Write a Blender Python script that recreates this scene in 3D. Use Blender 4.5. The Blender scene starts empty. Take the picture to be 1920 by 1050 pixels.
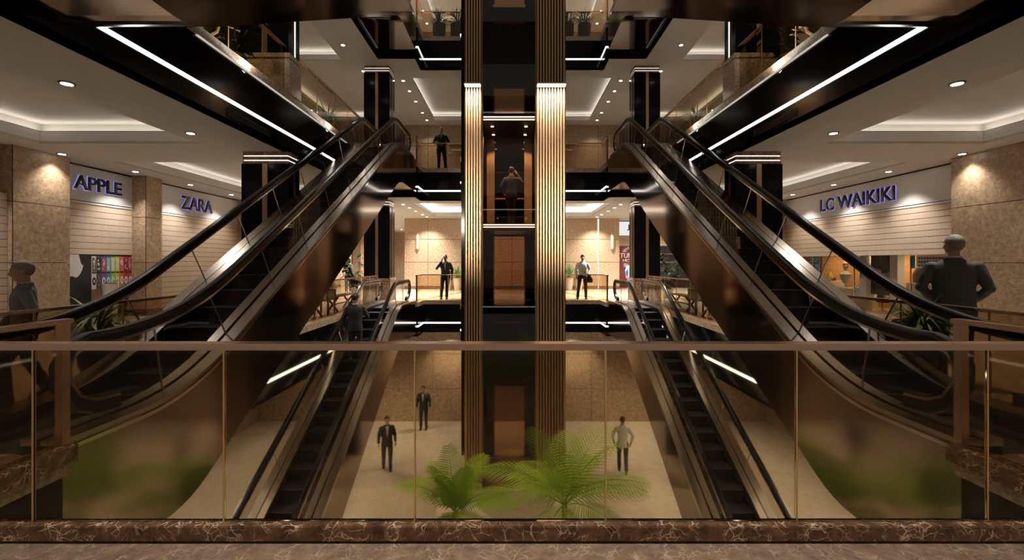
import bpy, bmesh, math, random
from mathutils import Vector, Matrix, noise
random.seed(7)
SC = bpy.context.scene
COL = SC.collection
PI = math.pi
F = 5.3            # floor to floor
CEIL = -1.28       # underside of a slab below its floor

# ------------------------------------------------------------------ materials
def new_mat(name):
    m = bpy.data.materials.new(name); m.use_nodes = True
    nt = m.node_tree; b = nt.nodes['Principled BSDF']
    return m, nt, b

def mat(name, col, rough=0.5, metal=0.0, spec=0.5, bump=0, bscale=60, coat=0.0):
    m, nt, b = new_mat(name)
    b.inputs['Base Color'].default_value = (*col, 1)
    b.inputs['Roughness'].default_value = rough
    b.inputs['Metallic'].default_value = metal
    b.inputs['Specular IOR Level'].default_value = spec
    b.inputs['Coat Weight'].default_value = coat
    tc = nt.nodes.new('ShaderNodeTexCoord')
    n = nt.nodes.new('ShaderNodeTexNoise'); n.inputs['Scale'].default_value = bscale
    nt.links.new(tc.outputs['Object'], n.inputs['Vector'])
    mx = nt.nodes.new('ShaderNodeMix'); mx.data_type = 'RGBA'
    mx.inputs['A'].default_value = (*[c * 0.93 for c in col], 1)
    mx.inputs['B'].default_value = (*[min(1, c * 1.07) for c in col], 1)
    nt.links.new(n.outputs['Fac'], mx.inputs['Factor'])
    nt.links.new(mx.outputs['Result'], b.inputs['Base Color'])
    if bump:
        bp = nt.nodes.new('ShaderNodeBump'); bp.inputs['Strength'].default_value = bump
        bp.inputs['Distance'].default_value = 0.01
        nt.links.new(n.outputs['Fac'], bp.inputs['Height'])
        nt.links.new(bp.outputs['Normal'], b.inputs['Normal'])
    return m

def emit(name, col, s):
    m = bpy.data.materials.new(name); m.use_nodes = True
    nt = m.node_tree; nt.nodes.clear()
    o = nt.nodes.new('ShaderNodeOutputMaterial'); e = nt.nodes.new('ShaderNodeEmission')
    e.inputs['Color'].default_value = (*col, 1); e.inputs['Strength'].default_value = s
    nt.links.new(e.outputs[0], o.inputs['Surface'])
    return m

def stone(name, base, vein, dark, scale=3.0, vs=7.0, rough=0.2, vw=0.035, mott=30.0, mix=0.5):
    """mottled stone with thin crossing veins"""
    m, nt, b = new_mat(name)
    N, L = nt.nodes, nt.links
    tc = N.new('ShaderNodeTexCoord')
    n1 = N.new('ShaderNodeTexNoise'); n1.inputs['Scale'].default_value = mott; n1.inputs['Detail'].default_value = 6
    n1.inputs['Roughness'].default_value = 0.7
    L.new(tc.outputs['Object'], n1.inputs['Vector'])
    r1 = N.new('ShaderNodeValToRGB')
    r1.color_ramp.elements[0].position = 0.35; r1.color_ramp.elements[0].color = (*dark, 1)
    r1.color_ramp.elements[1].position = 0.65; r1.color_ramp.elements[1].color = (*base, 1)
    L.new(n1.outputs['Fac'], r1.inputs['Fac'])
    nw = N.new('ShaderNodeTexNoise'); nw.inputs['Scale'].default_value = scale; nw.inputs['Detail'].default_value = 4
    L.new(tc.outputs['Object'], nw.inputs['Vector'])
    ad = N.new('ShaderNodeMix'); ad.data_type = 'VECTOR'; ad.inputs['Factor'].default_value = 0.25
    L.new(tc.outputs['Object'], ad.inputs['A']); L.new(nw.outputs['Color'], ad.inputs['B'])
    fac = None
    for sc_, w in ((vs, vw), (vs * 2.3, vw * 1.3)):
        v = N.new('ShaderNodeTexVoronoi'); v.feature = 'DISTANCE_TO_EDGE'; v.inputs['Scale'].default_value = sc_
        L.new(ad.outputs['Result'], v.inputs['Vector'])
        mr = N.new('ShaderNodeMapRange'); mr.inputs['From Min'].default_value = 0; mr.inputs['From Max'].default_value = w
        mr.inputs['To Min'].default_value = 1; mr.inputs['To Max'].default_value = 0
        L.new(v.outputs['Distance'], mr.inputs['Value'])
        if fac is None: fac = mr.outputs['Result']
        else:
            mm = N.new('ShaderNodeMath'); mm.operation = 'MAXIMUM'
            L.new(fac, mm.inputs[0]); L.new(mr.outputs['Result'], mm.inputs[1]); fac = mm.outputs[0]
    n2 = N.new('ShaderNodeTexNoise'); n2.inputs['Scale'].default_value = scale * 2.2
    L.new(tc.outputs['Object'], n2.inputs['Vector'])
    mk = N.new('ShaderNodeMapRange'); mk.inputs['From Min'].default_value = 0.42; mk.inputs['From Max'].default_value = 0.6
    mk.inputs['To Max'].default_value = mix
    L.new(n2.outputs['Fac'], mk.inputs['Value'])
    ml = N.new('ShaderNodeMath'); ml.operation = 'MULTIPLY'
    L.new(fac, ml.inputs[0]); L.new(mk.outputs['Result'], ml.inputs[1])
    mx = N.new('ShaderNodeMix'); mx.data_type = 'RGBA'
    L.new(ml.outputs[0], mx.inputs['Factor']); L.new(r1.outputs['Color'], mx.inputs['A'])
    mx.inputs['B'].default_value = (*vein, 1)
    L.new(mx.outputs['Result'], b.inputs['Base Color'])
    b.inputs['Roughness'].default_value = rough
    return m

def wood(name, c1, c2, axis=2, scale=9.0, rough=0.45):
    m, nt, b = new_mat(name); N, L = nt.nodes, nt.links
    tc = N.new('ShaderNodeTexCoord'); mp = N.new('ShaderNodeMapping')
    s = [scale * 5] * 3; s[axis] = scale * 0.35
    mp.inputs['Scale'].default_value = s
    L.new(tc.outputs['Object'], mp.inputs['Vector'])
    n = N.new('ShaderNodeTexNoise'); n.inputs['Scale'].default_value = 1.0; n.inputs['Detail'].default_value = 5
    n.inputs['Distortion'].default_value = 0.6
    L.new(mp.outputs['Vector'], n.inputs['Vector'])
    r = N.new('ShaderNodeValToRGB'); r.color_ramp.elements[0].position = 0.3; r.color_ramp.elements[1].position = 0.7
    r.color_ramp.elements[0].color = (*c1, 1); r.color_ramp.elements[1].color = (*c2, 1)
    L.new(n.outputs['Fac'], r.inputs['Fac']); L.new(r.outputs['Color'], b.inputs['Base Color'])
    b.inputs['Roughness'].default_value = rough
    return m

def clear_glass(name, tint, refl=1.0, rough=0.02, ior=1.5):
    """thin architectural glass: tinted see-through plus a fresnel reflection"""
    m = bpy.data.materials.new(name); m.use_nodes = True
    nt = m.node_tree; nt.nodes.clear(); N, L = nt.nodes, nt.links
    o = N.new('ShaderNodeOutputMaterial'); t = N.new('ShaderNodeBsdfTransparent'); g = N.new('ShaderNodeBsdfGlossy')
    t.inputs['Color'].default_value = (*tint, 1); g.inputs['Roughness'].default_value = rough
    g.inputs['Color'].default_value = (refl, refl, refl, 1)
    f = N.new('ShaderNodeFresnel'); f.inputs['IOR'].default_value = ior
    geo = N.new('ShaderNodeNewGeometry'); mm = N.new('ShaderNodeMath'); mm.operation = 'MULTIPLY_ADD'
    mm.inputs[1].default_value = 1.0 - ior; mm.inputs[2].default_value = ior
    L.new(geo.outputs['Backfacing'], mm.inputs[0]); L.new(mm.outputs[0], f.inputs['IOR'])
    mx = N.new('ShaderNodeMixShader')
    L.new(f.outputs[0], mx.inputs['Fac']); L.new(t.outputs[0], mx.inputs[1]); L.new(g.outputs[0], mx.inputs[2])
    L.new(mx.outputs[0], o.inputs['Surface'])
    return m

def frosted_glass(name, col, rough, ior=1.3):
    """softly diffusing tinted glass"""
    m, nt, b = new_mat(name)
    b.inputs['Base Color'].default_value = (*col, 1)
    b.inputs['Transmission Weight'].default_value = 1.0
    b.inputs['Roughness'].default_value = rough
    b.inputs['IOR'].default_value = ior
    return m

M = {}
M['ceiling'] = mat('ceiling paint', (.53, .49, .445), .75, bscale=3)
M['floor'] = stone('polished cream floor stone', (.62, .53, .42), (.74, .66, .55), (.50, .41, .31), 1.5, 1.6, .14, .02, 5, .5)
M['brown_marble'] = stone('dark brown marble', (.175, .088, .042), (.72, .54, .36), (.045, .022, .012), 4.0, 8.5, .16, .03, 9, .9)
M['floor_brown'] = stone('brown floor marble', (.25, .165, .11), (.6, .46, .34), (.14, .088, .058), 4.0, 11.0, .2, .035, 12, .45)
M['granite'] = stone('light speckled granite', (.74, .58, .44), (.90, .78, .65), (.34, .20, .12), 6, 14, .22, .05, 26, .8)
M['wallstone'] = stone('tan wall stone', (.43, .30, .19), (.62, .47, .33), (.22, .14, .085), 4, 9, .38, .035, 13, .8)
M['basestone'] = stone('mid brown veined stone', (.40, .235, .14), (.85, .66, .48), (.20, .10, .055), 5, 11, .2, .05, 20, .9)
M['skirting'] = stone('brown skirting stone', (.16, .085, .05), (.4, .27, .18), (.08, .04, .025), 5, 10, .25, .03, 20, .5)
M['black_gloss'] = mat('black lacquer panel', (.0045, .0045, .005), .14, spec=.12)
M['black'] = mat('black satin', (.008, .008, .009), .35, spec=.35)
M['rubber'] = mat('black handrail rubber', (.006, .006, .006), .22, spec=.5)
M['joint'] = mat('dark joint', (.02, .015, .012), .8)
M['steel'] = mat('brushed warm steel', (.52, .46, .41), .24, 1.0, bscale=200)
M['chrome'] = mat('polished steel', (.75, .70, .64), .10, 1.0)
M['clad'] = mat('bronze mirror cladding', (.30, .242, .20), .10, 1.0, bscale=2)
M['bronze'] = mat('bronze rail', (.66, .45, .33), .24, 1.0, bscale=120)
M['gold'] = mat('gold strip', (.90, .64, .27), .36, 1.0)
M['copper'] = mat('copper inlay', (.50, .30, .18), .35, 1.0)
M['ribgold'] = mat('ribbed champagne metal', (.50, .335, .205), .40, 1.0, bscale=160)
M['step'] = mat('dark step metal', (.017, .017, .018), .42, .3, bscale=90)
M['step_edge'] = mat('step edge', (.09, .088, .085), .4, .6)
M['steprib'] = M['step']
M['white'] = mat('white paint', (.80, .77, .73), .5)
M['signwhite'] = mat('pale sign panel', (.66, .63, .61), .4)
M['signlit'] = emit('backlit sign face', (.95, .93, .92), .80)
M['letter'] = mat('black letter face', (.008, .008, .012), .35)
M['board'] = wood('pale oak boards', (.50, .39, .29), (.57, .45, .34), 2, 7)
M['darkwood'] = wood('dark wood', (.05, .03, .02), (.11, .065, .04), 1, 6)
M['warmwood'] = wood('warm wood slats', (.26, .14, .065), (.42, .24, .12), 2, 6)
M['glass'] = clear_glass('bronze tinted glass', (.80, .73, .62))
M['glass_clear'] = clear_glass('clear glass', (.86, .84, .81), refl=.45)
M['glass_smoke'] = clear_glass('smoked bronze glass', (.60, .47, .36))
M['glass_grey'] = clear_glass('smoked grey glass', (.60, .55, .52), ior=1.6)
M['glass_front'] = frosted_glass('diffusing bronze glass', (.69, .575, .40), .042, 1.25)
M['led'] = emit('white led', (1, .96, .90), 2.6)
M['led_dim'] = emit('soft white led', (1, .94, .86), .95)
M['cove'] = emit('cove led', (1, .94, .86), 7.5)
M['cove_far'] = emit('bright cove led', (1, .93, .84), 120.0)
M['lamp'] = emit('downlight lens', (1, .95, .86), 14.0)
M['sconce'] = emit('sconce glass', (1, .85, .62), 2.6)
M['edge_fill'] = emit('added granite edge glow', (1, .90, .76), .5)
M['halo'] = emit('violet sign glow', (.42, .36, 1.0), .65)
M['lampwash'] = emit('wash lamp lens', (1, .92, .8), 4.0)
M['leaf'] = mat('green leaf', (.075, .16, .035), .45, bscale=12)
M['leaf_dark'] = mat('dark leaf', (.012, .022, .010), .6, spec=.1, bscale=12)
M['leaf_palm'] = mat('bright palm leaf', (.36, .58, .035), .5, bscale=9)
M['stem'] = mat('plant stem', (.06, .045, .022), .7)
M['pot'] = mat('pale planter', (.62, .58, .52), .6, bump=.2)
M['pot_dark'] = mat('ribbed dark planter', (.10, .075, .055), .5)
M['soil'] = mat('soil', (.02, .014, .01), .9)
M['skin'] = mat('light skin', (.44, .25, .175), .5)
M['skin_dark'] = mat('dark skin', (.10, .055, .038), .5)
M['hair'] = mat('dark hair', (.015, .011, .009), .5, bump=.6, bscale=90)
M['hair_grey'] = mat('grey hair', (.26, .22, .19), .6, bump=.8, bscale=90)
M['suit_black'] = mat('black suit cloth', (.013, .012, .013), .75, bscale=300)
M['suit_grey'] = mat('charcoal suit cloth', (.085, .074, .070), .8, bscale=300)
M['suit_slate'] = mat('grey suit cloth', (.030, .031, .035), .8, bscale=300)
M['shirt_white'] = mat('white shirt cloth', (.66, .64, .62), .8)
M['shirt_grey'] = mat('grey shirt cloth', (.40, .38, .36), .8)
M['trouser_dark'] = mat('dark trouser cloth', (.04, .034, .028), .8)
M['polo_grey'] = mat('mid grey knit cloth', (.17, .165, .165), .85)
M['denim'] = mat('blue denim', (.10, .15, .24), .8)
M['shoe'] = mat('black shoe leather', (.01, .009, .009), .3)
M['orange'] = mat('orange leather', (.55, .11, .035), .5)
M['red'] = mat('dark red poster', (.11, .008, .010), .5)

# ------------------------------------------------------------------ mesh builder
class MB:
    def __init__(s, mtx=None):
        s.bm = bmesh.new(); s.mtx = mtx
    def face(s, vs, mi=0):
        try:
            f = s.bm.faces.new(vs); f.material_index = mi; return f
        except ValueError:
            return None
    def box(s, x0, x1, y0, y1, z0, z1, mi=0):
        if x0 > x1: x0, x1 = x1, x0
        if y0 > y1: y0, y1 = y1, y0
        if z0 > z1: z0, z1 = z1, z0
        v = [s.bm.verts.new(p) for p in ((x0,y0,z0),(x1,y0,z0),(x1,y1,z0),(x0,y1,z0),(x0,y0,z1),(x1,y0,z1),(x1,y1,z1),(x0,y1,z1))]
        for q in ((3,2,1,0),(4,5,6,7),(0,1,5,4),(1,2,6,5),(2,3,7,6),(3,0,4,7)):
            s.face([v[i] for i in q], mi)
        return s
    def prism(s, poly, axis, a0, a1, mi=0):
        """poly: 2D outline in the plane across axis (0:(y,z) 1:(x,z) 2:(x,y))"""
        def P(p, a):
            return [(a, p[0], p[1]), (p[0], a, p[1]), (p[0], p[1], a)][axis]
        A = [s.bm.verts.new(P(p, a0)) for p in poly]; B = [s.bm.verts.new(P(p, a1)) for p in poly]
        n = len(poly)
        s.face(A, mi); s.face(B[::-1], mi)
        for i in range(n): s.face([A[i], B[i], B[(i+1) % n], A[(i+1) % n]], mi)
        return s
    def strip(s, lo, hi, axis, a0, a1, mi=0, ends=True):
        """band between two polylines lo and hi (2D in the plane across axis), extruded a0..a1, as quads"""
        def P(p, a):
            return [(a, p[0], p[1]), (p[0], a, p[1]), (p[0], p[1], a)][axis]
        L0 = [s.bm.verts.new(P(p, a0)) for p in lo]; H0 = [s.bm.verts.new(P(p, a0)) for p in hi]
        L1 = [s.bm.verts.new(P(p, a1)) for p in lo]; H1 = [s.bm.verts.new(P(p, a1)) for p in hi]
        for i in range(len(lo) - 1):
            s.face([L0[i], L0[i+1], H0[i+1], H0[i]], mi); s.face([L1[i], H1[i], H1[i+1], L1[i+1]], mi)
            s.face([H0[i], H0[i+1], H1[i+1], H1[i]], mi); s.face([L0[i], L1[i], L1[i+1], L0[i+1]], mi)
        if ends:
            s.face([L0[0], H0[0], H1[0], L1[0]], mi); s.face([L0[-1], L1[-1], H1[-1], H0[-1]], mi)
        return s
    def tube(s, pts, radii, seg=10, mi=0, cap=True, flat=1.0):
        pts = [Vector(p) for p in pts]
        if not isinstance(radii, (list, tuple)): radii = [radii] * len(pts)
        rings = []; ref = None
        for i, p in enumerate(pts):
            d = (pts[min(i+1, len(pts)-1)] - pts[max(i-1, 0)]).normalized()
            if ref is None:
                ref = Vector((0, 1, 0)) if abs(d.y) < .9 else Vector((1, 0, 0))
            u = d.cross(ref).normalized(); w = u.cross(d).normalized(); ref = w
            rings.append([s.bm.verts.new(p + (u * math.cos(2*PI*k/seg) + w * flat * math.sin(2*PI*k/seg)) * radii[i]) for k in range(seg)])
        for a, b in zip(rings, rings[1:]):
            for k in range(seg): s.face([a[k], a[(k+1) % seg], b[(k+1) % seg], b[k]], mi)
        if cap:
            s.face(rings[0][::-1], mi); s.face(rings[-1], mi)
        return s
    def loft(s, rings, seg=16, mi=0, power=2.0):
        """rings of (cx, cy, z, rx, ry)"""
        R = []
        for cx, cy, z, rx, ry in rings:
            r = []
            for k in range(seg):
                a = 2 * PI * k / seg; c, n = math.cos(a), math.sin(a)
                e = 2.0 / power
                r.append(s.bm.verts.new((cx + rx * math.copysign(abs(c) ** e, c), cy + ry * math.copysign(abs(n) ** e, n), z)))
            R.append(r)
        for a, b in zip(R, R[1:]):
            for k in range(seg): s.face([a[k], a[(k+1) % seg], b[(k+1) % seg], b[k]], mi)
        s.face(R[0][::-1], mi); s.face(R[-1], mi)
        return s
    def lathe(s, prof, c=(0, 0, 0), seg=20, mi=0):
        return s.loft([(c[0], c[1], c[2] + z, max(r, .0005), max(r, .0005)) for r, z in prof], seg, mi)
    def ball(s, c, r, seg=14, rings=9, mi=0):
        if not isinstance(r, (list, tuple)): r = (r, r, r)
        s.loft([(c[0], c[1], c[2] - r[2] * math.cos(PI * (i + .02) / (rings - 1 + .04)), max(.0005, r[0] * math.sin(PI * (i + .02) / (rings - 1 + .04))),
                 max(.0005, r[1] * math.sin(PI * (i + .02) / (rings - 1 + .04)))) for i in range(rings)], seg, mi)
        return s
    def sweep(s, path, prof, x0=0.0, mi=0, cap=True):
        """path of (y,z); prof of (x, n) where n is measured along the path's left normal"""
        R = []
        for i, p in enumerate(path):
            a = path[max(i-1, 0)]; b = path[min(i+1, len(path)-1)]
            d = Vector((b[0]-a[0], b[1]-a[1])).normalized(); nrm = Vector((-d.y, d.x))
            R.append([s.bm.verts.new((x0 + q[0], p[0] + nrm.x * q[1], p[1] + nrm.y * q[1])) for q in prof])
        n = len(prof)
        for a, b in zip(R, R[1:]):
            for k in range(n): s.face([a[k], b[k], b[(k+1) % n], a[(k+1) % n]], mi)
        if cap: s.face(R[0], mi); s.face(R[-1][::-1], mi)
        return s
    def ring(s, poly, o0, o1, z0, z1, mi=0):
        """closed wall round a plan outline between the offsets o0 and o1 (outwards positive)"""
        A = offset(poly, o0); B = offset(poly, o1); n = len(poly)
        V = [[s.bm.verts.new((p[0], p[1], z)) for p in Q] for Q in (A, B) for z in (z0, z1)]
        a0, a1, b0, b1 = V
        for i in range(n):
            j = (i + 1) % n
            s.face([a0[i], a0[j], a1[j], a1[i]], mi); s.face([b0[j], b0[i], b1[i], b1[j]], mi)
            s.face([a1[i], a1[j], b1[j], b1[i]], mi); s.face([a0[j], a0[i], b0[i], b0[j]], mi)
        return s
    def leaf(s, base, d, up, ln, w, droop=.4, n=4, mi=0, fold=.15):
        """a curved blade with a raised fold"""
        base = Vector(base); d = Vector(d).normalized(); side = d.cross(Vector(up)).normalized()
        p = base.copy(); dirn = d.copy(); rows = []
        for i in range(n + 1):
            t = i / n
            ww = w * math.sin(PI * min(1, .12 + .88 * t)) ** .8 * .5 if i < n else 0.0015
            nn = side.cross(dirn).normalized()
            rows.append((s.bm.verts.new(p - side * ww + nn * fold * ww), s.bm.verts.new(p), s.bm.verts.new(p + side * ww + nn * fold * ww)))
            dirn = (dirn + Vector((0, 0, -1)) * droop / n).normalized(); p = p + dirn * ln / n
        for a, b in zip(rows, rows[1:]):
            s.face([a[0], a[1], b[1], b[0]], mi); s.face([a[1], a[2], b[2], b[1]], mi)
        return s
    def add_mesh(s, me, mtx, mi=0):
        t = me.copy(); t.transform(mtx)
        k = len(s.bm.faces); s.bm.from_mesh(t); s.bm.faces.ensure_lookup_table()
        for f in s.bm.faces[k:]: f.material_index = mi
        bpy.data.meshes.remove(t)
        return s
    def build(s, name, mats, parent=None, smooth=False, bevel=0.0, recalc=True, weld=False):
        if weld: bmesh.ops.remove_doubles(s.bm, verts=s.bm.verts, dist=1e-5)
        if recalc: bmesh.ops.recalc_face_normals(s.bm, faces=s.bm.faces)
        if bevel:
            bmesh.ops.remove_doubles(s.bm, verts=s.bm.verts, dist=1e-6)
            es = [e for e in s.bm.edges if len(e.link_faces) == 2 and e.calc_face_angle(0) > .6]
            bmesh.ops.bevel(s.bm, geom=es, offset=bevel, segments=2, affect='EDGES', clamp_overlap=True)
        if s.mtx is not None: s.bm.transform(s.mtx)
        if s.mtx is not None and s.mtx.determinant() < 0: bmesh.ops.reverse_faces(s.bm, faces=s.bm.faces)
        me = bpy.data.meshes.new(name); s.bm.to_mesh(me); s.bm.free()
        if not isinstance(mats, (list, tuple)): mats = [mats]
        for m in mats: me.materials.append(m)
        if smooth:
            me.polygons.foreach_set('use_smooth', [True] * len(me.polygons))
            if smooth != 'all':
                try: me.set_sharp_from_angle(angle=math.radians(40))
                except Exception: pass
        o = bpy.data.objects.new(name, me); COL.objects.link(o)
        if parent is not None:
            o.parent = parent
            if parent.name in INV: o.matrix_parent_inverse = INV[parent.name]
        return o

INV = {}
def offset(poly, o):
    """plan outline (counter-clockwise, axis aligned) grown by o"""
    n = len(poly); out = []
    for i in range(n):
        a, b, c = poly[i-1], poly[i], poly[(i+1) % n]
        def nr(p, q):
            d = Vector((q[0]-p[0], q[1]-p[1])).normalized(); return Vector((d.y, -d.x))
        v = Vector(b) + (nr(a, b) + nr(b, c)) * o
        out.append((v.x, v.y))
    return out

def tag(o, label=None, cat=None, group=None, kind=None):
    if label:
        o['label'] = label
        if len(label.split()) > 16: print('LONG LABEL', len(label.split()), label)
    if cat: o['category'] = cat
    if group: o['group'] = group
    if kind: o['kind'] = kind
    return o

def thing(name, label, cat, loc=(0, 0, 0), rotz=0.0, group=None, local=False, kind=None):
    """Empty at a thing's base. local: parts are built in its own axes; else in world axes"""
    o = bpy.data.objects.new(name, None); COL.objects.link(o)
    o.empty_display_size = .1
    o.location = loc; o.rotation_euler = (0, 0, rotz)
    if not local: INV[o.name] = Matrix.Translation(-Vector(loc))
    return tag(o, label, cat, group, kind)

def struct(mb, name, mats, parent=None, **k):
    o = mb.build(name, mats, parent, **k)
    if parent is None: o['kind'] = 'structure'
    return o

def clone(root, loc, label, group=None):
    """copy of a thing with copies of its parts and sub-parts"""
    r = root.copy(); COL.objects.link(r); r.location = loc
    r['label'] = label
    if group: r['group'] = group
    for ch in list(root.children):
        if ch.get('_copied'): continue
        c = ch.copy(); COL.objects.link(c); c.parent = r
        for g in list(ch.children):
            d = g.copy(); COL.objects.link(d); d.parent = c
    return r

ORD = 'first second third fourth fifth sixth seventh eighth ninth tenth eleventh twelfth thirteenth fourteenth'.split()

def light(kind, loc, power, col=(1, .90, .76), parent=None, size=.1, rot=(0, 0, 0), angle=80, blend=.6, spread=None, size_y=None):
    l = bpy.data.lights.new(kind.lower() + '_light', kind); l.energy = power; l.color = col
    if kind == 'SPOT':
        l.spot_size = math.radians(angle); l.spot_blend = blend; l.shadow_soft_size = size
    elif kind == 'AREA':
        l.shape = 'RECTANGLE'; l.size = size; l.size_y = size_y or size
        if spread: l.spread = math.radians(spread)
    else: l.shadow_soft_size = size
    o = bpy.data.objects.new(l.name, l); COL.objects.link(o); o.location = loc; o.rotation_euler = rot
    if parent is not None:
        o.parent = parent
        if parent.name in INV: o.matrix_parent_inverse = INV[parent.name]
    return o

# ------------------------------------------------------------------ evaluated helpers (text, voxel union)
def to_mesh(o):
    dg = bpy.context.evaluated_depsgraph_get()
    return bpy.data.meshes.new_from_object(o.evaluated_get(dg))

def text_mesh(s, w=None, h=None, ext=.02, bold=0.0):
    c = bpy.data.curves.new('t', 'FONT'); c.body = s; c.size = 1.0; c.extrude = 0; c.offset = bold; c.resolution_u = 4
    o = bpy.data.objects.new('t', c); COL.objects.link(o)
    me = to_mesh(o); bpy.data.objects.remove(o); bpy.data.curves.remove(c)
    xs = [v.co.x for v in me.vertices]; ys = [v.co.y for v in me.vertices]
    x0, x1, y0, y1 = min(xs), max(xs), min(ys), max(ys)
    sy = (h / (y1 - y0)) if h else 1.0
    sx = (w / (x1 - x0)) if w else sy
    bm = bmesh.new(); bm.from_mesh(me)
    r = bmesh.ops.extrude_face_region(bm, geom=list(bm.faces))
    for v in r['geom']:
        if isinstance(v, bmesh.types.BMVert): v.co.z += 1.0
    bmesh.ops.recalc_face_normals(bm, faces=bm.faces)
    bm.to_mesh(me); bm.free()
    me.transform(Matrix.Diagonal((sx, sy, ext, 1)) @ Matrix.Translation((-x0, -y0, 0)))
    return me

def union(mb, voxel, smooth=2):
    """voxel-union the closed shells in mb into one continuous mesh"""
    bmesh.ops.recalc_face_normals(mb.bm, faces=mb.bm.faces)
    me = bpy.data.meshes.new('u'); mb.bm.to_mesh(me); mb.bm.free()
    o = bpy.data.objects.new('u', me); COL.objects.link(o)
    r = o.modifiers.new('r', 'REMESH'); r.mode = 'VOXEL'; r.voxel_size = voxel
    if smooth:
        k = o.modifiers.new('s', 'SMOOTH'); k.iterations = smooth; k.factor = .5
    out = to_mesh(o); bpy.data.objects.remove(o); bpy.data.meshes.remove(me)
    return out

def frame(side, origin):
    """axes of a wall: u along (to the viewer's right), v up, w out of the wall"""
    u, w = {'left': ((0, 1, 0), (1, 0, 0)), 'right': ((0, -1, 0), (-1, 0, 0)), 'back': ((1, 0, 0), (0, -1, 0))}[side]
    v = (0, 0, 1)
    m = Matrix(((u[0], v[0], w[0], origin[0]), (u[1], v[1], w[1], origin[1]), (u[2], v[2], w[2], origin[2]), (0, 0, 0, 1)))
    return m
# ------------------------------------------------------------------ people
def lerp(a, b, t): return Vector(a).lerp(Vector(b), t)

def hand(mb, wrist, d, palm, s=1.0, curl=.5, thumb_side=1):
    """palm with four unequal bent fingers and a thumb; d: wrist to knuckles, palm: palm normal"""
    wrist = Vector(wrist); d = Vector(d).normalized(); palm = Vector(palm)
    palm = (palm - d * palm.dot(d)).normalized(); side = d.cross(palm).normalized() * thumb_side
    for k in range(4):
        off = side * (.030 - .020 * k) * s
        mb.tube([wrist + off * .6 + d * .01 * s, wrist + off + d * .09 * s], [.015 * s, .0125 * s], 8)
        ln = (.072, .080, .074, .058)[k] * s
        p = wrist + off + d * .088 * s; pts = [p]; dd = d.copy()
        for j in range(3):
            dd = (dd * math.cos(curl * (.5 + .25 * j)) + palm * math.sin(curl * (.5 + .25 * j))).normalized()
            p = p + dd * ln * (.45, .32, .23)[j]; pts.append(p)
        mb.tube(pts, [.0095 * s, .009 * s, .0082 * s, .0065 * s], 8)
    t0 = wrist + side * .026 * s + d * .025 * s
    t1 = t0 + (side * .8 + d * .75 + palm * .3).normalized() * .042 * s
    t2 = t1 + (side * .15 + d + palm * .45).normalized() * .032 * s
    t3 = t2 + (d + palm * .6 - side * .1).normalized() * .024 * s
    mb.tube([t0, t1, t2, t3], [.014 * s, .0115 * s, .010 * s, .0075 * s], 8)

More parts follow.
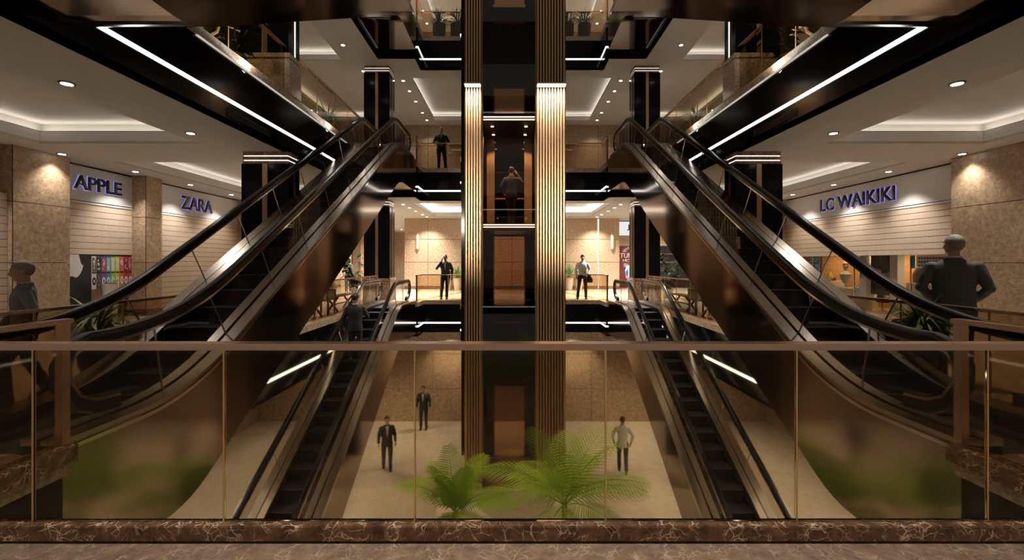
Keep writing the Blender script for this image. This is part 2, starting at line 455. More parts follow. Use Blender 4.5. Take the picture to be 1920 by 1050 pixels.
def person(label, loc, rotz=0, H=1.78, skin='skin', hair='hair', top='suit_black', legs='suit_black', shirt='shirt_white', tie=None,
           pose=None, jacket=True, face=True, bald=False, head_yaw=0.0, head_pitch=0.0, voxel=.016, hands=True, wide=1.0, hem=.80, collar=True,
           curl=.5, fullhair=False):
    """faces local -y, feet on z=0; r_ is the person's right (local -x)"""
    k = H / 1.78
    J = dict(l_sh=(.175, .01, 1.405), r_sh=(-.175, .01, 1.405), l_el=(.255, .03, 1.15), r_el=(-.255, .03, 1.15),
             l_wr=(.265, -.06, .90), r_wr=(-.265, -.06, .90), l_hip=(.095, 0, .93), r_hip=(-.095, 0, .93),
             l_kn=(.105, -.015, .50), r_kn=(-.105, -.015, .50), l_an=(.11, .03, .09), r_an=(-.11, .03, .09),
             l_hd=None, r_hd=None, l_pm=(-1, 0, 0), r_pm=(1, 0, 0))
    J.update(pose or {})
    P = {a: (Vector(v) if v is not None else None) for a, v in J.items()}
    for s_ in 'lr':
        for j in ('sh', 'el', 'wr'): P[s_ + '_' + j].x *= wide
    root = thing('person', label, 'person', loc, rotz, local=True)
    root.scale = (k, k, k)
    # head in its own axes, then turned on the neck
    HC = Vector((0, -.012, 1.655)); HM = Matrix.Translation(HC) @ Matrix.Rotation(head_yaw, 4, 'Z') @ Matrix.Rotation(head_pitch, 4, 'X')
    hb = MB()
    hb.ball((0, .014, .030), (.077, .098, .094)); hb.ball((0, -.022, -.035), (.062, .074, .085))
    hb.ball((0, -.074, -.095), (.028, .024, .022)); hb.ball((0, -.078, .036), (.056, .022, .014))
    hb.tube([(0, -.088, .024), (0, -.112, -.012), (0, -.126, -.032)], [.010, .013, .016], 8)
    hb.ball((0, -.104, -.036), (.019, .012, .008))
    hb.ball((0, -.090, -.061), (.025, .014, .0075)); hb.ball((0, -.087, -.075), (.021, .013, .0075))
    for s_ in (-1, 1):
        hb.ball((s_ * .079, .014, -.008), (.011, .023, .034)); hb.ball((s_ * .040, -.066, -.020), (.022, .022, .024))
    hb.bm.transform(HM)
    b = MB(); me_h = bpy.data.meshes.new('h'); hb.bm.to_mesh(me_h); hb.bm.free(); b.bm.from_mesh(me_h); bpy.data.meshes.remove(me_h)
    b.tube([(0, .022, 1.43), (0, .012, 1.50), HM @ Vector((0, .008, -.05))], [.062, .055, .053], 12)
    b.loft([(0, .005, .86, .15, .10), (0, .005, 1.0, .145, .095), (0, 0, 1.15, .14, .09), (0, 0, 1.32, .165, .105), (0, .01, 1.42, .155, .085), (0, .015, 1.475, .08, .06)])
    for s_ in 'lr':
        b.tube([P[s_+'_sh'], P[s_+'_el'], P[s_+'_wr']], [.046, .038, .026], 10)
        b.tube([P[s_+'_hip'], P[s_+'_kn'], P[s_+'_an']], [.075, .052, .036], 10)
        w = P[s_+'_wr']; d = (P[s_+'_hd'] if P[s_+'_hd'] is not None else (w - P[s_+'_el'])).normalized()
        b.tube([w - d * .02, w + d * .035, w + d * .085], [.026, .034, .028], 10)
    me = union(b, min(voxel, .011), 2)
    fb = MB(); fb.bm.from_mesh(me); bpy.data.meshes.remove(me)
    if hands:
        for s_ in 'lr':
            w = P[s_+'_wr']; d = (P[s_+'_hd'] if P[s_+'_hd'] is not None else (w - P[s_+'_el'])).normalized()
            hand(fb, w, d, P[s_+'_pm'], 1.0, curl, 1 if s_ == 'l' else -1)
    fb.build('body', M[skin], root, smooth='all')
    if face:
        for s_ in (-1, 1):
            e = MB(); e.ball(HM @ Vector((s_ * .031, -.079, .012)), (.012, .010, .0075), 8, 6, 0)
            e.ball(HM @ Vector((s_ * .031, -.087, .012)), (.007, .004, .007), 8, 6, 1)
            e.build('eye', [M['white'], M['hair']], root, smooth='all')
            eb = MB(); eb.tube([HM @ Vector((s_ * .014, -.099, .036)), HM @ Vector((s_ * .034, -.095, .042)), HM @ Vector((s_ * .052, -.080, .036))], [.004, .006, .003], 6)
            eb.build('eyebrow', M[hair], root, smooth='all')
    if not bald:
        h = MB(); n1, n2 = 26, 18
        R = []
        for i in range(n2 + 1):
            th = PI * i / n2; row = []
            for j in range(n1):
                ph = 2 * PI * j / n1
                d = Vector((math.sin(th) * math.cos(ph), math.sin(th) * math.sin(ph), math.cos(th)))
                tex = 1 + .045 * noise.noise(d * 7 + Vector(loc)) + .02 * noise.noise(d * 19)
                rr = Vector((.085, .107, .108)) * tex
                p = Vector((d.x * rr.x, .014 + d.y * rr.y, .026 + d.z * rr.z))
                row.append(p)
            R.append(row)
        def keep(p):   # hairline: brow in front, over the ears, nape behind
            f = (p.y + .09) / .2
            lim = .062 if f < .18 else (.062 - (f - .18) * .20 if f < .5 else -.005 - (f - .5) * .24)
            if fullhair: lim -= .02 + max(0, f - .5) * .25
            return p.z > lim
        V = {}
        def vt(i, j):
            j %= n1
            if (i, j) not in V: V[i, j] = h.bm.verts.new(HM @ R[i][j])
            return V[i, j]
        for i in range(n2):
            for j in range(n1):
                c = (R[i][j] + R[i+1][j] + R[i][(j+1) % n1] + R[i+1][(j+1) % n1]) / 4
                if keep(c): h.face([vt(i, j), vt(i+1, j), vt(i+1, j+1), vt(i, j+1)])
        bmesh.ops.remove_doubles(h.bm, verts=h.bm.verts, dist=1e-4)
        bmesh.ops.recalc_face_normals(h.bm, faces=h.bm.faces)
        bmesh.ops.solidify(h.bm, geom=list(h.bm.faces), thickness=.012)
        h.build('hair', M[hair], root, smooth='all')
    # upper clothing
    j = MB(); fat = 1.0 if jacket else .93
    j.loft([(0, .006, hem, .188*fat*wide, .132*fat), (0, .006, .95, .178*fat*wide, .130*fat), (0, .004, 1.10, .168*fat*wide, .120*fat), (0, 0, 1.28, .192*fat*wide, .132*fat),
            (0, .004, 1.36, .196*fat*wide, .124*fat), (0, .010, 1.42, .165*fat*wide, .104), (0, .015, 1.46, .112*wide, .085), (0, .018, 1.49, .082, .075), (0, .02, 1.51, .068, .066)], 20, 0, 2.3)
    for s_ in 'lr':
        el, wr = P[s_+'_el'], P[s_+'_wr']
        cuff = el.lerp(wr, .93)
        j.ball(P[s_+'_sh'] + Vector((0, 0, -.01)), (.070 * fat, .070 * fat, .066 * fat))
        j.tube([P[s_+'_sh'], P[s_+'_sh'].lerp(el, .5), el, el.lerp(wr, .5), cuff], [.069*fat, .066*fat, .058*fat, .050*fat, .043*fat], 12)
        j.ball(el, .057 * fat)
    me = union(j, voxel, 2)
    jb = MB(); jb.bm.from_mesh(me); bpy.data.meshes.remove(me)
    for v in jb.bm.verts:
        v.co += v.normal * .006 * noise.noise(Vector((v.co.x * 9, v.co.y * 9, v.co.z * 5)))
    jb.build('jacket' if jacket else 'shirt', M[top], root, smooth='all')
    if jacket:
        # open shirt front with collar, lapels, back vent
        s2 = MB()
        s2.prism([(-.052, 1.475), (.052, 1.475), (.012, 1.12), (-.012, 1.12)], 1, -.139, -.128)
        if collar: s2.tube([(.066*math.cos(a), .018 + .066*math.sin(a), 1.512) for a in [i*2*PI/16 for i in range(17)]], .0125, 6)
        s2.build('shirt', M[shirt], root)
        for s_ in (-1, 1):
            lp = MB(); lp.prism([(s_*.05, 1.48), (s_*.098, 1.40), (s_*.078, 1.36), (s_*.012, 1.11), (s_*.004, 1.15)], 1, -.146, -.134)
            lp.build('lapel', M[top], root)
    else:
        cl = MB(); cl.tube([(.068*math.cos(a), .018 + .066*math.sin(a), 1.508) for a in [i*2*PI/16 for i in range(17)]], .016, 6)
        cl.build('collar', M[shirt], root, smooth='all')
    if tie:
        t = MB(); t.prism([(-.014, 1.475), (.014, 1.475), (.024, 1.16), (0, 1.12), (-.024, 1.16)], 1, -.150, -.138); t.build('tie', M[tie], root)
    # trousers
    q = MB()
    q.loft([(0, .005, .82, .165*wide, .115), (0, .005, .92, .172*wide, .120), (0, .005, 1.02, .160*wide, .110)], 18, 0, 2.3)
    for s_ in 'lr':
        hp, kn, an = P[s_+'_hip'], P[s_+'_kn'], P[s_+'_an']
        q.tube([hp + Vector((0, 0, -.02)), hp.lerp(kn, .5), kn, kn.lerp(an, .5), an + Vector((0, 0, -.035))], [.098, .086, .070, .063, .060], 12)
    me = union(q, voxel, 2)
    qb = MB(); qb.bm.from_mesh(me); bpy.data.meshes.remove(me)
    qb.build('trousers', M[legs], root, smooth='all')
    for s_ in 'lr':
        an = P[s_+'_an']; sh = MB()
        sh.loft([(an.x, an.y - .05, an.z - .09, .042, .130), (an.x, an.y - .05, an.z - .065, .046, .135), (an.x, an.y - .035, an.z - .035, .042, .110), (an.x, an.y + .005, an.z + .01, .040, .052)], 14, 0, 2.4)
        sh.build('shoe', M['shoe'], root, smooth='all')
    return root

STAND_OUT = dict(l_hip=(.10, 0, .93), r_hip=(-.10, 0, .93), l_kn=(.14, -.02, .5), l_an=(.18, .02, .09), r_kn=(-.10, -.01, .5), r_an=(-.10, .03, .09))
# 1: right gallery, seen from behind, looking left; hands clasped in front
person('man in charcoal suit with grey hair seen from behind by the right railing', (5.76, 5.74, 0), math.radians(139), 1.90, hair='hair_grey', top='suit_grey', legs='suit_grey',
       pose=dict(l_el=(.262, .06, 1.14), r_el=(-.262, .06, 1.14), l_wr=(.17, -.17, .98), r_wr=(-.17, -.17, .98), l_hd=(-.5, -.6, -.4), r_hd=(.5, -.6, -.4)),
       head_yaw=math.radians(38), voxel=.012, wide=1.12)
# 2: left gallery, profile, facing left
person('man in grey polo shirt in profile walking behind the left railing', (-5.33, 4.80, 0), math.radians(-45), 1.56, hair='hair_grey', top='polo_grey', legs='trouser_dark', shirt='shirt_grey',
       jacket=False, voxel=.011, head_pitch=math.radians(10),
       pose=dict(l_el=(.235, .1, 1.17), l_wr=(.23, .02, .93), r_el=(-.235, -.06, 1.17), r_wr=(-.22, -.2, .96), l_kn=(.1, -.16, .52), l_an=(.1, -.12, .09), r_kn=(-.1, .05, .5), r_an=(-.1, .22, .13)))
# 3: in the lift, from behind, phone hand raised
person('man in dark suit seen from behind inside the glass lift cab', (-.02, 14.0, 2.72), math.radians(180), 1.86, top='suit_black', legs='suit_black', bald=False,
       pose=dict(r_el=(-.36, -.06, 1.27), r_wr=(-.15, -.10, 1.60), r_hd=(.4, -.1, .8), r_pm=(1, 0, 0), l_el=(.30, .04, 1.17), l_wr=(.22, -.08, .98), l_kn=(.07, -.01, .5), l_an=(.05, .03, .09), r_kn=(-.07, 0, .5), r_an=(-.045, .03, .09)), voxel=.014)
# 4: upper gallery, front
person('bald man in black suit and tie standing on the upper gallery', (-2.93, 18.25, F), math.radians(6), 1.84, bald=True, tie='letter',
       pose=dict(STAND_OUT, l_el=(.30, .05, 1.17), r_el=(-.30, .05, 1.17), l_wr=(.06, -.20, 1.03), r_wr=(-.06, -.20, 1.05), l_hd=(-1, -.2, -.1), r_hd=(1, -.2, -.1)))
# 5: ground gallery left, phone at the ear
person('bald man in dark suit holding a phone to his ear left of the lift', (-2.78, 18.35, 0), math.radians(4), 1.86, skin='skin_dark', bald=True, shirt='shirt_grey',
       pose=dict(r_el=(-.34, -.03, 1.22), r_wr=(-.13, -.10, 1.52), r_hd=(.15, 0, 1), r_pm=(1, 0, 0), l_el=(.27, .05, 1.16), l_kn=(.07, -.03, .5), l_an=(.05, 0, .09), r_kn=(-.13, -.02, .5), r_an=(-.17, .04, .09)))
# 6: ground gallery right, pale shirt, jacket over the arm
p6 = person('smiling man in pale shirt and dark trousers with jacket over his arm', (2.95, 18.4, 0), math.radians(-4), 1.86, top='shirt_white', legs='trouser_dark', jacket=False,
       pose=dict(STAND_OUT, l_el=(.29, .03, 1.17), l_wr=(.20, -.10, .98), r_el=(-.27, .03, 1.16), r_wr=(-.25, -.02, .93), l_an=(.14, .02, .09), l_kn=(.12, -.02, .5), r_kn=(-.15, -.03, .5), r_an=(-.20, -.02, .09)), hem=.88)
g = MB(); g.loft([(.27, -.10, .66, .12, .05), (.26, -.10, .78, .14, .07), (.235, -.10, .92, .10, .07), (.22, -.10, 1.0, .05, .05)], 14, 0, 2.4)
g.build('carried_jacket', M['suit_black'], p6, smooth='all')
# 7: riding the lower left escalator, from behind
p7 = person('man in dark grey suit riding the lower left escalator, seen from behind', (-4.28, 12.02, -1.16), math.radians(195), 1.84, top='suit_slate', legs='suit_slate',
       pose=dict(l_el=(.27, .02, 1.16), r_el=(-.29, -.02, 1.17), r_wr=(-.16, -.24, 1.10), r_hd=(.3, -.9, .1), r_pm=(0, 0, 1)), head_yaw=math.radians(-28), head_pitch=math.radians(16), voxel=.013, wide=1.08)
g = MB(); g.box(-.20, -.08, -.43, -.33, 1.125, 1.135); g.build('leaflet', M['white'], p7)
# 8: woman by the red shopfront poster
p8 = person('woman with orange shoulder bag and jeans near the red shopfront poster', (5.92, 21.9, 0), math.radians(150), 1.66, top='denim', legs='denim', jacket=False, fullhair=True, hem=.9, shirt='denim')
g = MB(); g.loft([(-.2, .12, .82, .17, .07), (-.2, .12, .95, .18, .08), (-.2, .12, 1.06, .14, .05)], 14, 0, 3); g.tube([(-.33, .12, 1.04), (-.2, .06, 1.45), (-.07, .12, 1.04)], .012, 6)
g.build('shoulder_bag', M['orange'], p8, smooth='all')
# people seen through the front glass on the floor below, one far behind the left escalator
person('man in white shirt walking on the floor below, right of the lift', (3.62, 14.4, -F), math.radians(170), 1.80, top='shirt_white', legs='trouser_dark', jacket=False,
       pose=dict(l_el=(.33, .05, 1.18), r_el=(-.33, .05, 1.18), l_kn=(.1, -.14, .5), l_an=(.1, -.06, .09), r_an=(-.1, .2, .12)))
person('person in dark clothes walking on the floor below near the left escalator', (-4.12, 14.5, -F), math.radians(20), 1.78, top='suit_black', pose=dict(l_kn=(.1, -.14, .5), l_an=(.1, -.06, .09), r_an=(-.1, .2, .12)))
person('person in dark suit standing below the gallery left of the lift', (-3.62, 18.0, -F), 0, 1.8, top='suit_black')
person('person in pale jacket walking past the far left shopfronts', (-8.75, 23.5, 0), math.radians(30), 1.72, top='shirt_grey', legs='denim')
# ------------------------------------------------------------------ floors, ceilings, edges
VOID = [(-3.57, 2.60), (3.57, 2.60), (3.57, 3.50), (5.0, 3.50), (5.0, 16.70), (3.57, 16.70), (3.57, 17.70), (1.84, 17.70), (1.84, 15.80),
        (-1.84, 15.80), (-1.84, 17.70), (-3.57, 17.70), (-3.57, 16.70), (-5.0, 16.70), (-5.0, 3.50), (-3.57, 3.50)]
VRECT = [(-5, -1.84, 3.5, 16.7), (-1.84, 1.84, 3.5, 15.8), (1.84, 5, 3.5, 16.7), (-3.57, 3.57, 2.6, 3.5), (-3.57, -1.84, 16.7, 17.7), (1.84, 3.57, 16.7, 17.7)]
XW, YB, YE = 10.9, 25.0, 37.0
TRAYS = []
for sx in (-1, 1):
    for y0, y1 in ((2.2, 9.18), (10.9, 17.0), (18.5, 24.3)):
        TRAYS.append(tuple(sorted((sx * 9.85, sx * 6.55))) + (y0, y1))
TRAYS.append((-4.25, 4.25, 18.6, 24.25))

def cells(rect, holes):
    xs = sorted({rect[0], rect[1]} | {v for h in holes for v in h[:2] if rect[0] < v < rect[1]})
    ys = sorted({rect[2], rect[3]} | {v for h in holes for v in h[2:] if rect[2] < v < rect[3]})
    for y0, y1 in zip(ys, ys[1:]):
        run = None
        for x0, x1 in zip(xs, xs[1:]):
            cx, cy = (x0 + x1) / 2, (y0 + y1) / 2
            inside = any(h[0] < cx < h[1] and h[2] < cy < h[3] for h in holes)
            if not inside:
                run = (run[0], x1) if run else (x0, x1)
            if (inside or x1 == xs[-1]) and run:
                yield run[0], run[1], y0, y1
                run = None

TH = .16
for lev in (0, 1, 2):
    z = lev * F
    fl = MB()
    for c in cells((-11.3, 11.3, -2.5, YE), [tuple(v) for v in VRECT]): fl.box(*c, z - .14, z)
    struct(fl, 'floor', M['floor'])
for lev in (0, 1, 2, 3):
    z = lev * F; zc = z + CEIL
    ce = MB()
    for c in cells((-11.3, 11.3, -2.5, YE), VRECT + TRAYS): ce.box(*c, zc, zc + .05)
    for x0, x1, y0, y1 in TRAYS:
        P = [(x0, y0), (x1, y0), (x1, y1), (x0, y1)]
        ce.ring(P, 0, .05, zc + .05, zc + .09, 1)  # tray faces, both rings, painted white in place of cove light on them
        ce.ring(P, .05, .16, zc + .07, zc + .09)
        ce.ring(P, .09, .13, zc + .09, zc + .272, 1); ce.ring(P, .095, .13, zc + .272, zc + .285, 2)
        ce.ring(P, .09, .34, zc + .27, zc + .29)
        ce.ring(P, .34, .38, zc + .27, zc + .52)
        ce.box(x0 - .38, x1 + .38, y0 - .38, y1 + .38, zc + .50, zc + .54)
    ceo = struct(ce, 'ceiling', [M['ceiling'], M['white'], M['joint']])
    for i, (x0, x1, y0, y1) in enumerate(TRAYS):
        if lev == 3 and y1 < 18: continue
        P = [(x0, y0), (x1, y0), (x1, y1), (x0, y1)]
        cv = MB().ring(P, .19, .25, zc + .292, zc + .30)
        far = lev == 1 and y0 > 18
        o = cv.build('cove_light', M['cove_far'] if far else M['cove'], ceo)
fl = MB(); fl.box(-11.3, 11.3, -2.5, YE, -F - .1, -F); struct(fl, 'floor', M['floor'])
# slab edges
for lev in (0, 1, 2):
    z = lev * F
    struct(MB().ring(VOID, .0, .14, z + CEIL, z - .15), 'trim_%d' % (1 + lev * 2), M['black_gloss'])
    struct(MB().ring(VOID, -.025, .22, z - .15, z + .012), 'trim_%d' % (2 + lev * 2), M['granite'])
    struct(MB().ring(VOID, .22, .46, z - .02, z + .010), 'trim_%d' % (10 + lev), M['skirting'])
EDGE = ['void edge of this floor', 'underside of the gallery one floor up', 'topmost gallery edge']
for lev in (0, 1, 2):
    z = lev * F + CEIL + .38
    o = MB().ring(VOID, -.018, .02, z - .03, z + .03).build('light_strip', M['led'])
    tag(o, ['white line of light along the black fascia below this floor', 'white line of light along the black fascia of the gallery above',
            'white line of light along the black fascia of the topmost gallery'][lev], 'light strip', 'light lines on the black fascias')

for s, sd in ((-1, 'left'), (1, 'right')):
    xa, xb = sorted((s * 5.005, s * 4.958))
    o = MB().box(xa, xb, 6.95, 13.25, F - .172, F - .158).build('light_strip', M['edge_fill'])  # glowing strip and its area lamps, added to brighten the granite edge
    for ya, yb in ((6.95, 9.5), (10.6, 13.25)):
        light('AREA', (s * 4.945, (ya + yb) / 2, F - .156), 30, (1, .88, .72), o, .02, Vector((s * .75, 0, .66)).to_track_quat('-Z', 'Y').to_euler(), size_y=yb - ya)
    tag(o, 'slim light strip added to brighten the granite edge of the upper %s gallery' % sd, 'light strip')
# near floor: marble ledge, return ledges
cb = MB(); cb.box(-3.62, 3.62, 2.395, 2.478, .026, .108); cb.box(-3.62, 3.62, 2.430, 2.478, -.02, .026)
for s in (-1, 1): cb.box(s * 3.44, s * 3.62, 2.478, 3.50, -.02, .108)
struct(cb, 'trim_20', M['brown_marble'], bevel=.004)
for s, sd in ((-1, 'left'), (1, 'right')):
    g = MB()
    for k in range(4): g.box(s * 4.985, s * 5.0, 7.7, 9.1, F - 1.17 + k * .035, F - 1.155 + k * .035)
    tag(g.build('vent_grille', mat('dark grey vent slats', (.025, .024, .024), .35)), 'slim dark slotted vent in the black fascia of the %s gallery above' % sd, 'vent')
nf = MB(); nf.box(-11, 11, -2.5, 2.44, 0, .014); struct(nf, 'floor', M['floor_brown'])

# ------------------------------------------------------------------ stone walls
def stone_wall(mb, u0, u1, v0, v1, us, vs, d=.03, g=.007):
    """panels with open joints over a dark backing, in wall axes (mat 0 stone, 1 joint)"""
    mb.box(u0, u1, v0, v1, -.10, -d, 1)
    U = [u0] + [u for u in us if u0 < u < u1] + [u1]; V = [v0] + [v for v in vs if v0 < v < v1] + [v1]
    for a, b in zip(U, U[1:]):
        for c, e in zip(V, V[1:]):
            mb.box(a + (g if a > u0 else 0), b - (g if b < u1 else 0), c + (g if c > v0 else 0), e - (g if e < v1 else 0), -d, 0, 0)

VJ = (1.53, 2.83)
for lev in (0, 1, 2):
    z = lev * F; top = F + CEIL
    mb = MB(frame('back', (0, YB, z))); stone_wall(mb, -6.1, 6.1, .18, top, (-4.78, -2.2, 0, 2.2, 4.9), VJ, g=.011); mb.box(-6.1, 6.1, 0, .18, -.1, .02, 2)
    struct(mb, 'wall_back', [M['wallstone'], M['joint'], M['skirting']])
    for s, nm in ((-1, 'left'), (1, 'right')):
        mb = MB(frame(nm, (s * 6.1, YB if s > 0 else YB, z)))
        mb = MB(); mb.box(s * 6.1, s * 6.0, YB + .1, YE, z, z + top); struct(mb, 'wall_' + nm, M['wallstone'])
    mb = MB(); mb.box(-11.3, 11.3, YE - .1, YE, z, z + top); struct(mb, 'wall_far', M['wallstone'])
    for s, nm in ((-1, 'left'), (1, 'right')):
        if lev:
            mb = MB(); mb.box(s * XW, s * (XW + .3), -2.5, YE, z, z + top); struct(mb, 'wall_' + nm, M['wallstone'])
        else:
            mb = MB(); mb.box(s * 12.6, s * 12.8, -2.5, YE, z, z + top)
            struct(mb, 'wall_' + nm, M['warmwood'])
# back wall slim white light strip on the right
o = MB().box(4.86, 4.94, YB - .03, YB - .003, .02, 3.99).build('light_strip', M['led_dim'])
tag(o, 'slim vertical white light strip on the tan stone wall behind the right railing', 'light strip')
# floor below: back wall under the lift
mb = MB(frame('back', (0, 18.9, -F))); stone_wall(mb, -11, 11, 0, F + CEIL, (-6, -3.4, 3.4, 6), (1.4, 2.9)); struct(mb, 'wall_lower', [M['wallstone'], M['joint']])
for s, nm in ((-1, 'left'), (1, 'right')):
    mb = MB(); mb.box(s * XW, s * (XW + .3), -2.5, YE, -F, CEIL); struct(mb, 'wall_lower_' + nm, M['wallstone'])
# brown strip in the far floor
o = struct(MB().prism([(-3.6, 19.0), (-3.45, 19.0), (-2.0, 24.2), (-2.15, 24.2)], 2, .0, .004), 'floor_inlay', M['skirting'])
mb = MB(); mb.prism([(3.45, 19.0), (3.6, 19.0), (2.15, 24.2), (2.0, 24.2)], 2, .0, .004); struct(mb, 'floor_inlay', M['skirting'])

# pilasters of the shop walls (ground floor)
PIL = [(9.25, 10.45, 10.50), (12.62, 13.20, 10.50), (17.45, 18.3, 10.50), (21.6, 22.4, 10.5), (26, 27, 10.5), (30.5, 31.5, 10.5)]
PILR = [(3.0, 10.52, 10.50), (17.45, 18.3, 10.50), (21.6, 22.4, 10.5)]
def pilaster(s, y0, y1, xp):
    top = F + CEIL; fr = MB(); V = [0, .18, 1.53, 2.83, top]
    for a, b in zip(V, V[1:]):
        fr.box(s * xp, s * 11.3, y0, y1, a + (.007 if a else 0), b - .007, 2 if b < .2 else 0)
    fr.box(s * (xp - .001), s * (xp + .012), y0 - .002, y0 + .008, 0, top, 1)
    fr.box(s * (xp + .03), s * 11.25, y0 + .03, y1 - .03, 0, top, 1)
    struct(fr, 'wall_left' if s < 0 else 'wall_right', [M['wallstone'], M['joint'], M['skirting']])
for y0, y1, xp in PIL: pilaster(-1, y0, y1, xp)
for y0, y1, xp in PILR: pilaster(1, y0, y1, xp)
mb = MB(); mb.box(-11.3, -10.73, 3.0, 9.25, 0, F + CEIL); struct(mb, 'wall_left', M['wallstone'])

# ------------------------------------------------------------------ columns
def column(label, x0, x1, y0, y1, z, side, group, bm='basestone'):
    """granite base, black shaft with copper inlay, banded capital with light lines"""
    cx = (x0 + x1) / 2; top = F + CEIL
    t = thing('column', label, 'column', (cx, y0, z), group=group, kind='thing')
    MB().box(x0 - .03, x1 + .03, y0 - .03, y1 + .03, z, z + .78).box(x0 - .05, x1 + .05, y0 - .05, y1 + .05, z + .80, z + .90).build('base', M[bm], t, bevel=.006)
    MB().box(x0, x1, y0, y1, z + .78, z + top - .28).build('shaft', M['black_gloss'], t)
    w = .055
    MB().box(cx - w, cx + w, y0 - .012, y0, z + .9, z + top - .28).build('copper_inlay', M['copper'], t)
    xi = x0 if side > 0 else x1
    MB().box(xi - .012, xi + .012, (y0 + y1) / 2 - .03, (y0 + y1) / 2 + .03, z + .9, z + top - .28).build('edge_strip', M['copper'], t)
    c = MB()
    for a, b in ((-.28, -.215), (-.185, -.115), (-.085, -.003)): c.box(x0 + .02, x1 - .02, y0 + .02, y1 - .02, z + top + a, z + top + b)
    cap = c.build('capital', M['basestone'], t)
    l = MB()
    for a in (-.215, -.115): l.box(x0 + .035, x1 - .035, y0 + .035, y1 - .035, z + top + a, z + top + a + .03)
    l.build('light_band', M['led_dim'], cap)
for s, sd in ((-1, 'left'), (1, 'right')):
    for lev in (0, 1, 2):
        where = ['standing on this floor', 'on the gallery one floor up', 'on the topmost gallery'][lev]
        xa, xb = sorted((s * 4.985, s * 6.04))
        column('black column near the middle of the %s gallery, %s' % (sd, where), xa, xb, 9.82, 10.32, lev * F, s, 'gallery columns', 'granite' if lev else 'basestone')
        xa, xb = sorted((s * 4.84, s * 5.86))
        column('black column at the far end of the %s gallery, %s' % (sd, where), xa, xb, 17.4, 18.15, lev * F, s, 'gallery columns')
    o = MB().box(s * 4.965, s * 4.983, 10.05, 10.10, F + .92, 2 * F + CEIL - .3).build('light_strip', M['led_dim'])
    tag(o, 'vertical white light line on the %s black column one floor up' % sd, 'light strip')
# ------------------------------------------------------------------ railings
def railing(label, path, z, h=1.05, spacing=1.062, glass='glass', group=None, zb=.012, phase=0.0, postw=.010, end_posts=True, hw=.045, ht=.035, pd=.010):
    t = thing('glass_railing', label, 'railing', (path[0][0], path[0][1], z), group=group)
    hr = MB()
    for a, b in zip(path, path[1:]):
        if abs(a[0] - b[0]) < 1e-6: hr.box(a[0] - hw, a[0] + hw, min(a[1], b[1]) - hw, max(a[1], b[1]) + hw, z + h - ht, z + h)
        else: hr.box(min(a[0], b[0]) - hw, max(a[0], b[0]) + hw, a[1] - hw, a[1] + hw, z + h - ht, z + h)
    hr.build('handrail', M['bronze'], t, bevel=.004)
    for a, b in zip(path, path[1:]):
        A, B = Vector((*a, 0)), Vector((*b, 0)); L = (B - A).length; d = (B - A) / L
        cuts = [0.0]; q = phase if phase else spacing
        while q < L - .2: cuts.append(q); q += spacing
        cuts.append(L)
        for i, (p, q) in enumerate(zip(cuts, cuts[1:])):
            P, Q = A + d * (p + .004), A + d * (q - .004); n = Vector((-d.y, d.x, 0)) * .006
            mb = MB(); mb.box(min(P.x, Q.x) - abs(n.x), max(P.x, Q.x) + abs(n.x), min(P.y, Q.y) - abs(n.y), max(P.y, Q.y) + abs(n.y), z + zb, z + h - ht)
            mb.build('glass_panel', M[glass], t)
        for p in cuts[1:-1]:
            P = A + d * p; MB().box(P.x - postw/2, P.x + postw/2, P.y - pd, P.y + .010, z + zb, z + h - ht).build('post', M['gold'], t)
    if end_posts:
        for P in (path[0], path[-1]):
            MB().box(P[0] - .03, P[0] + .03, P[1] - .03, P[1] + .03, z, z + h - .01).build('end_post', M['bronze'], t)
    return t

railing('wide bronze railing with tinted glass panes on the near brown marble ledge', [(-3.5, 2.455), (3.5, 2.455)], 0, 1.10, 1.0625, 'glass_front', zb=.108, phase=.834, end_posts=False, hw=.045, ht=.036, postw=.008)
for s, sd in ((-1, 'left'), (1, 'right')):
    railing('short bronze return railing beside the foot of the %s escalator' % sd, [(s * 3.53, 2.56), (s * 3.53, 3.46)], 0, 1.10, glass='glass', zb=.108)
    for lev in (0, 1, 2):
        nm = ['this floor', 'the next floor up', 'the top floor'][lev]
        railing('glass railing on the %s gallery edge before its middle column, %s' % (sd, nm), [(s * 5.06, 3.6), (s * 5.06, 9.78)], lev * F, end_posts=False)
        railing('glass railing on the %s gallery edge beyond its middle column, %s' % (sd, nm), [(s * 5.06, 10.36), (s * 5.06, 16.4)], lev * F, end_posts=lev == 0)
        railing('cornered glass railing of the landing %s of the lift, %s' % (sd, nm), [(s * 3.64, 16.80), (s * 3.64, 17.76), (s * 1.95, 17.76)], lev * F)

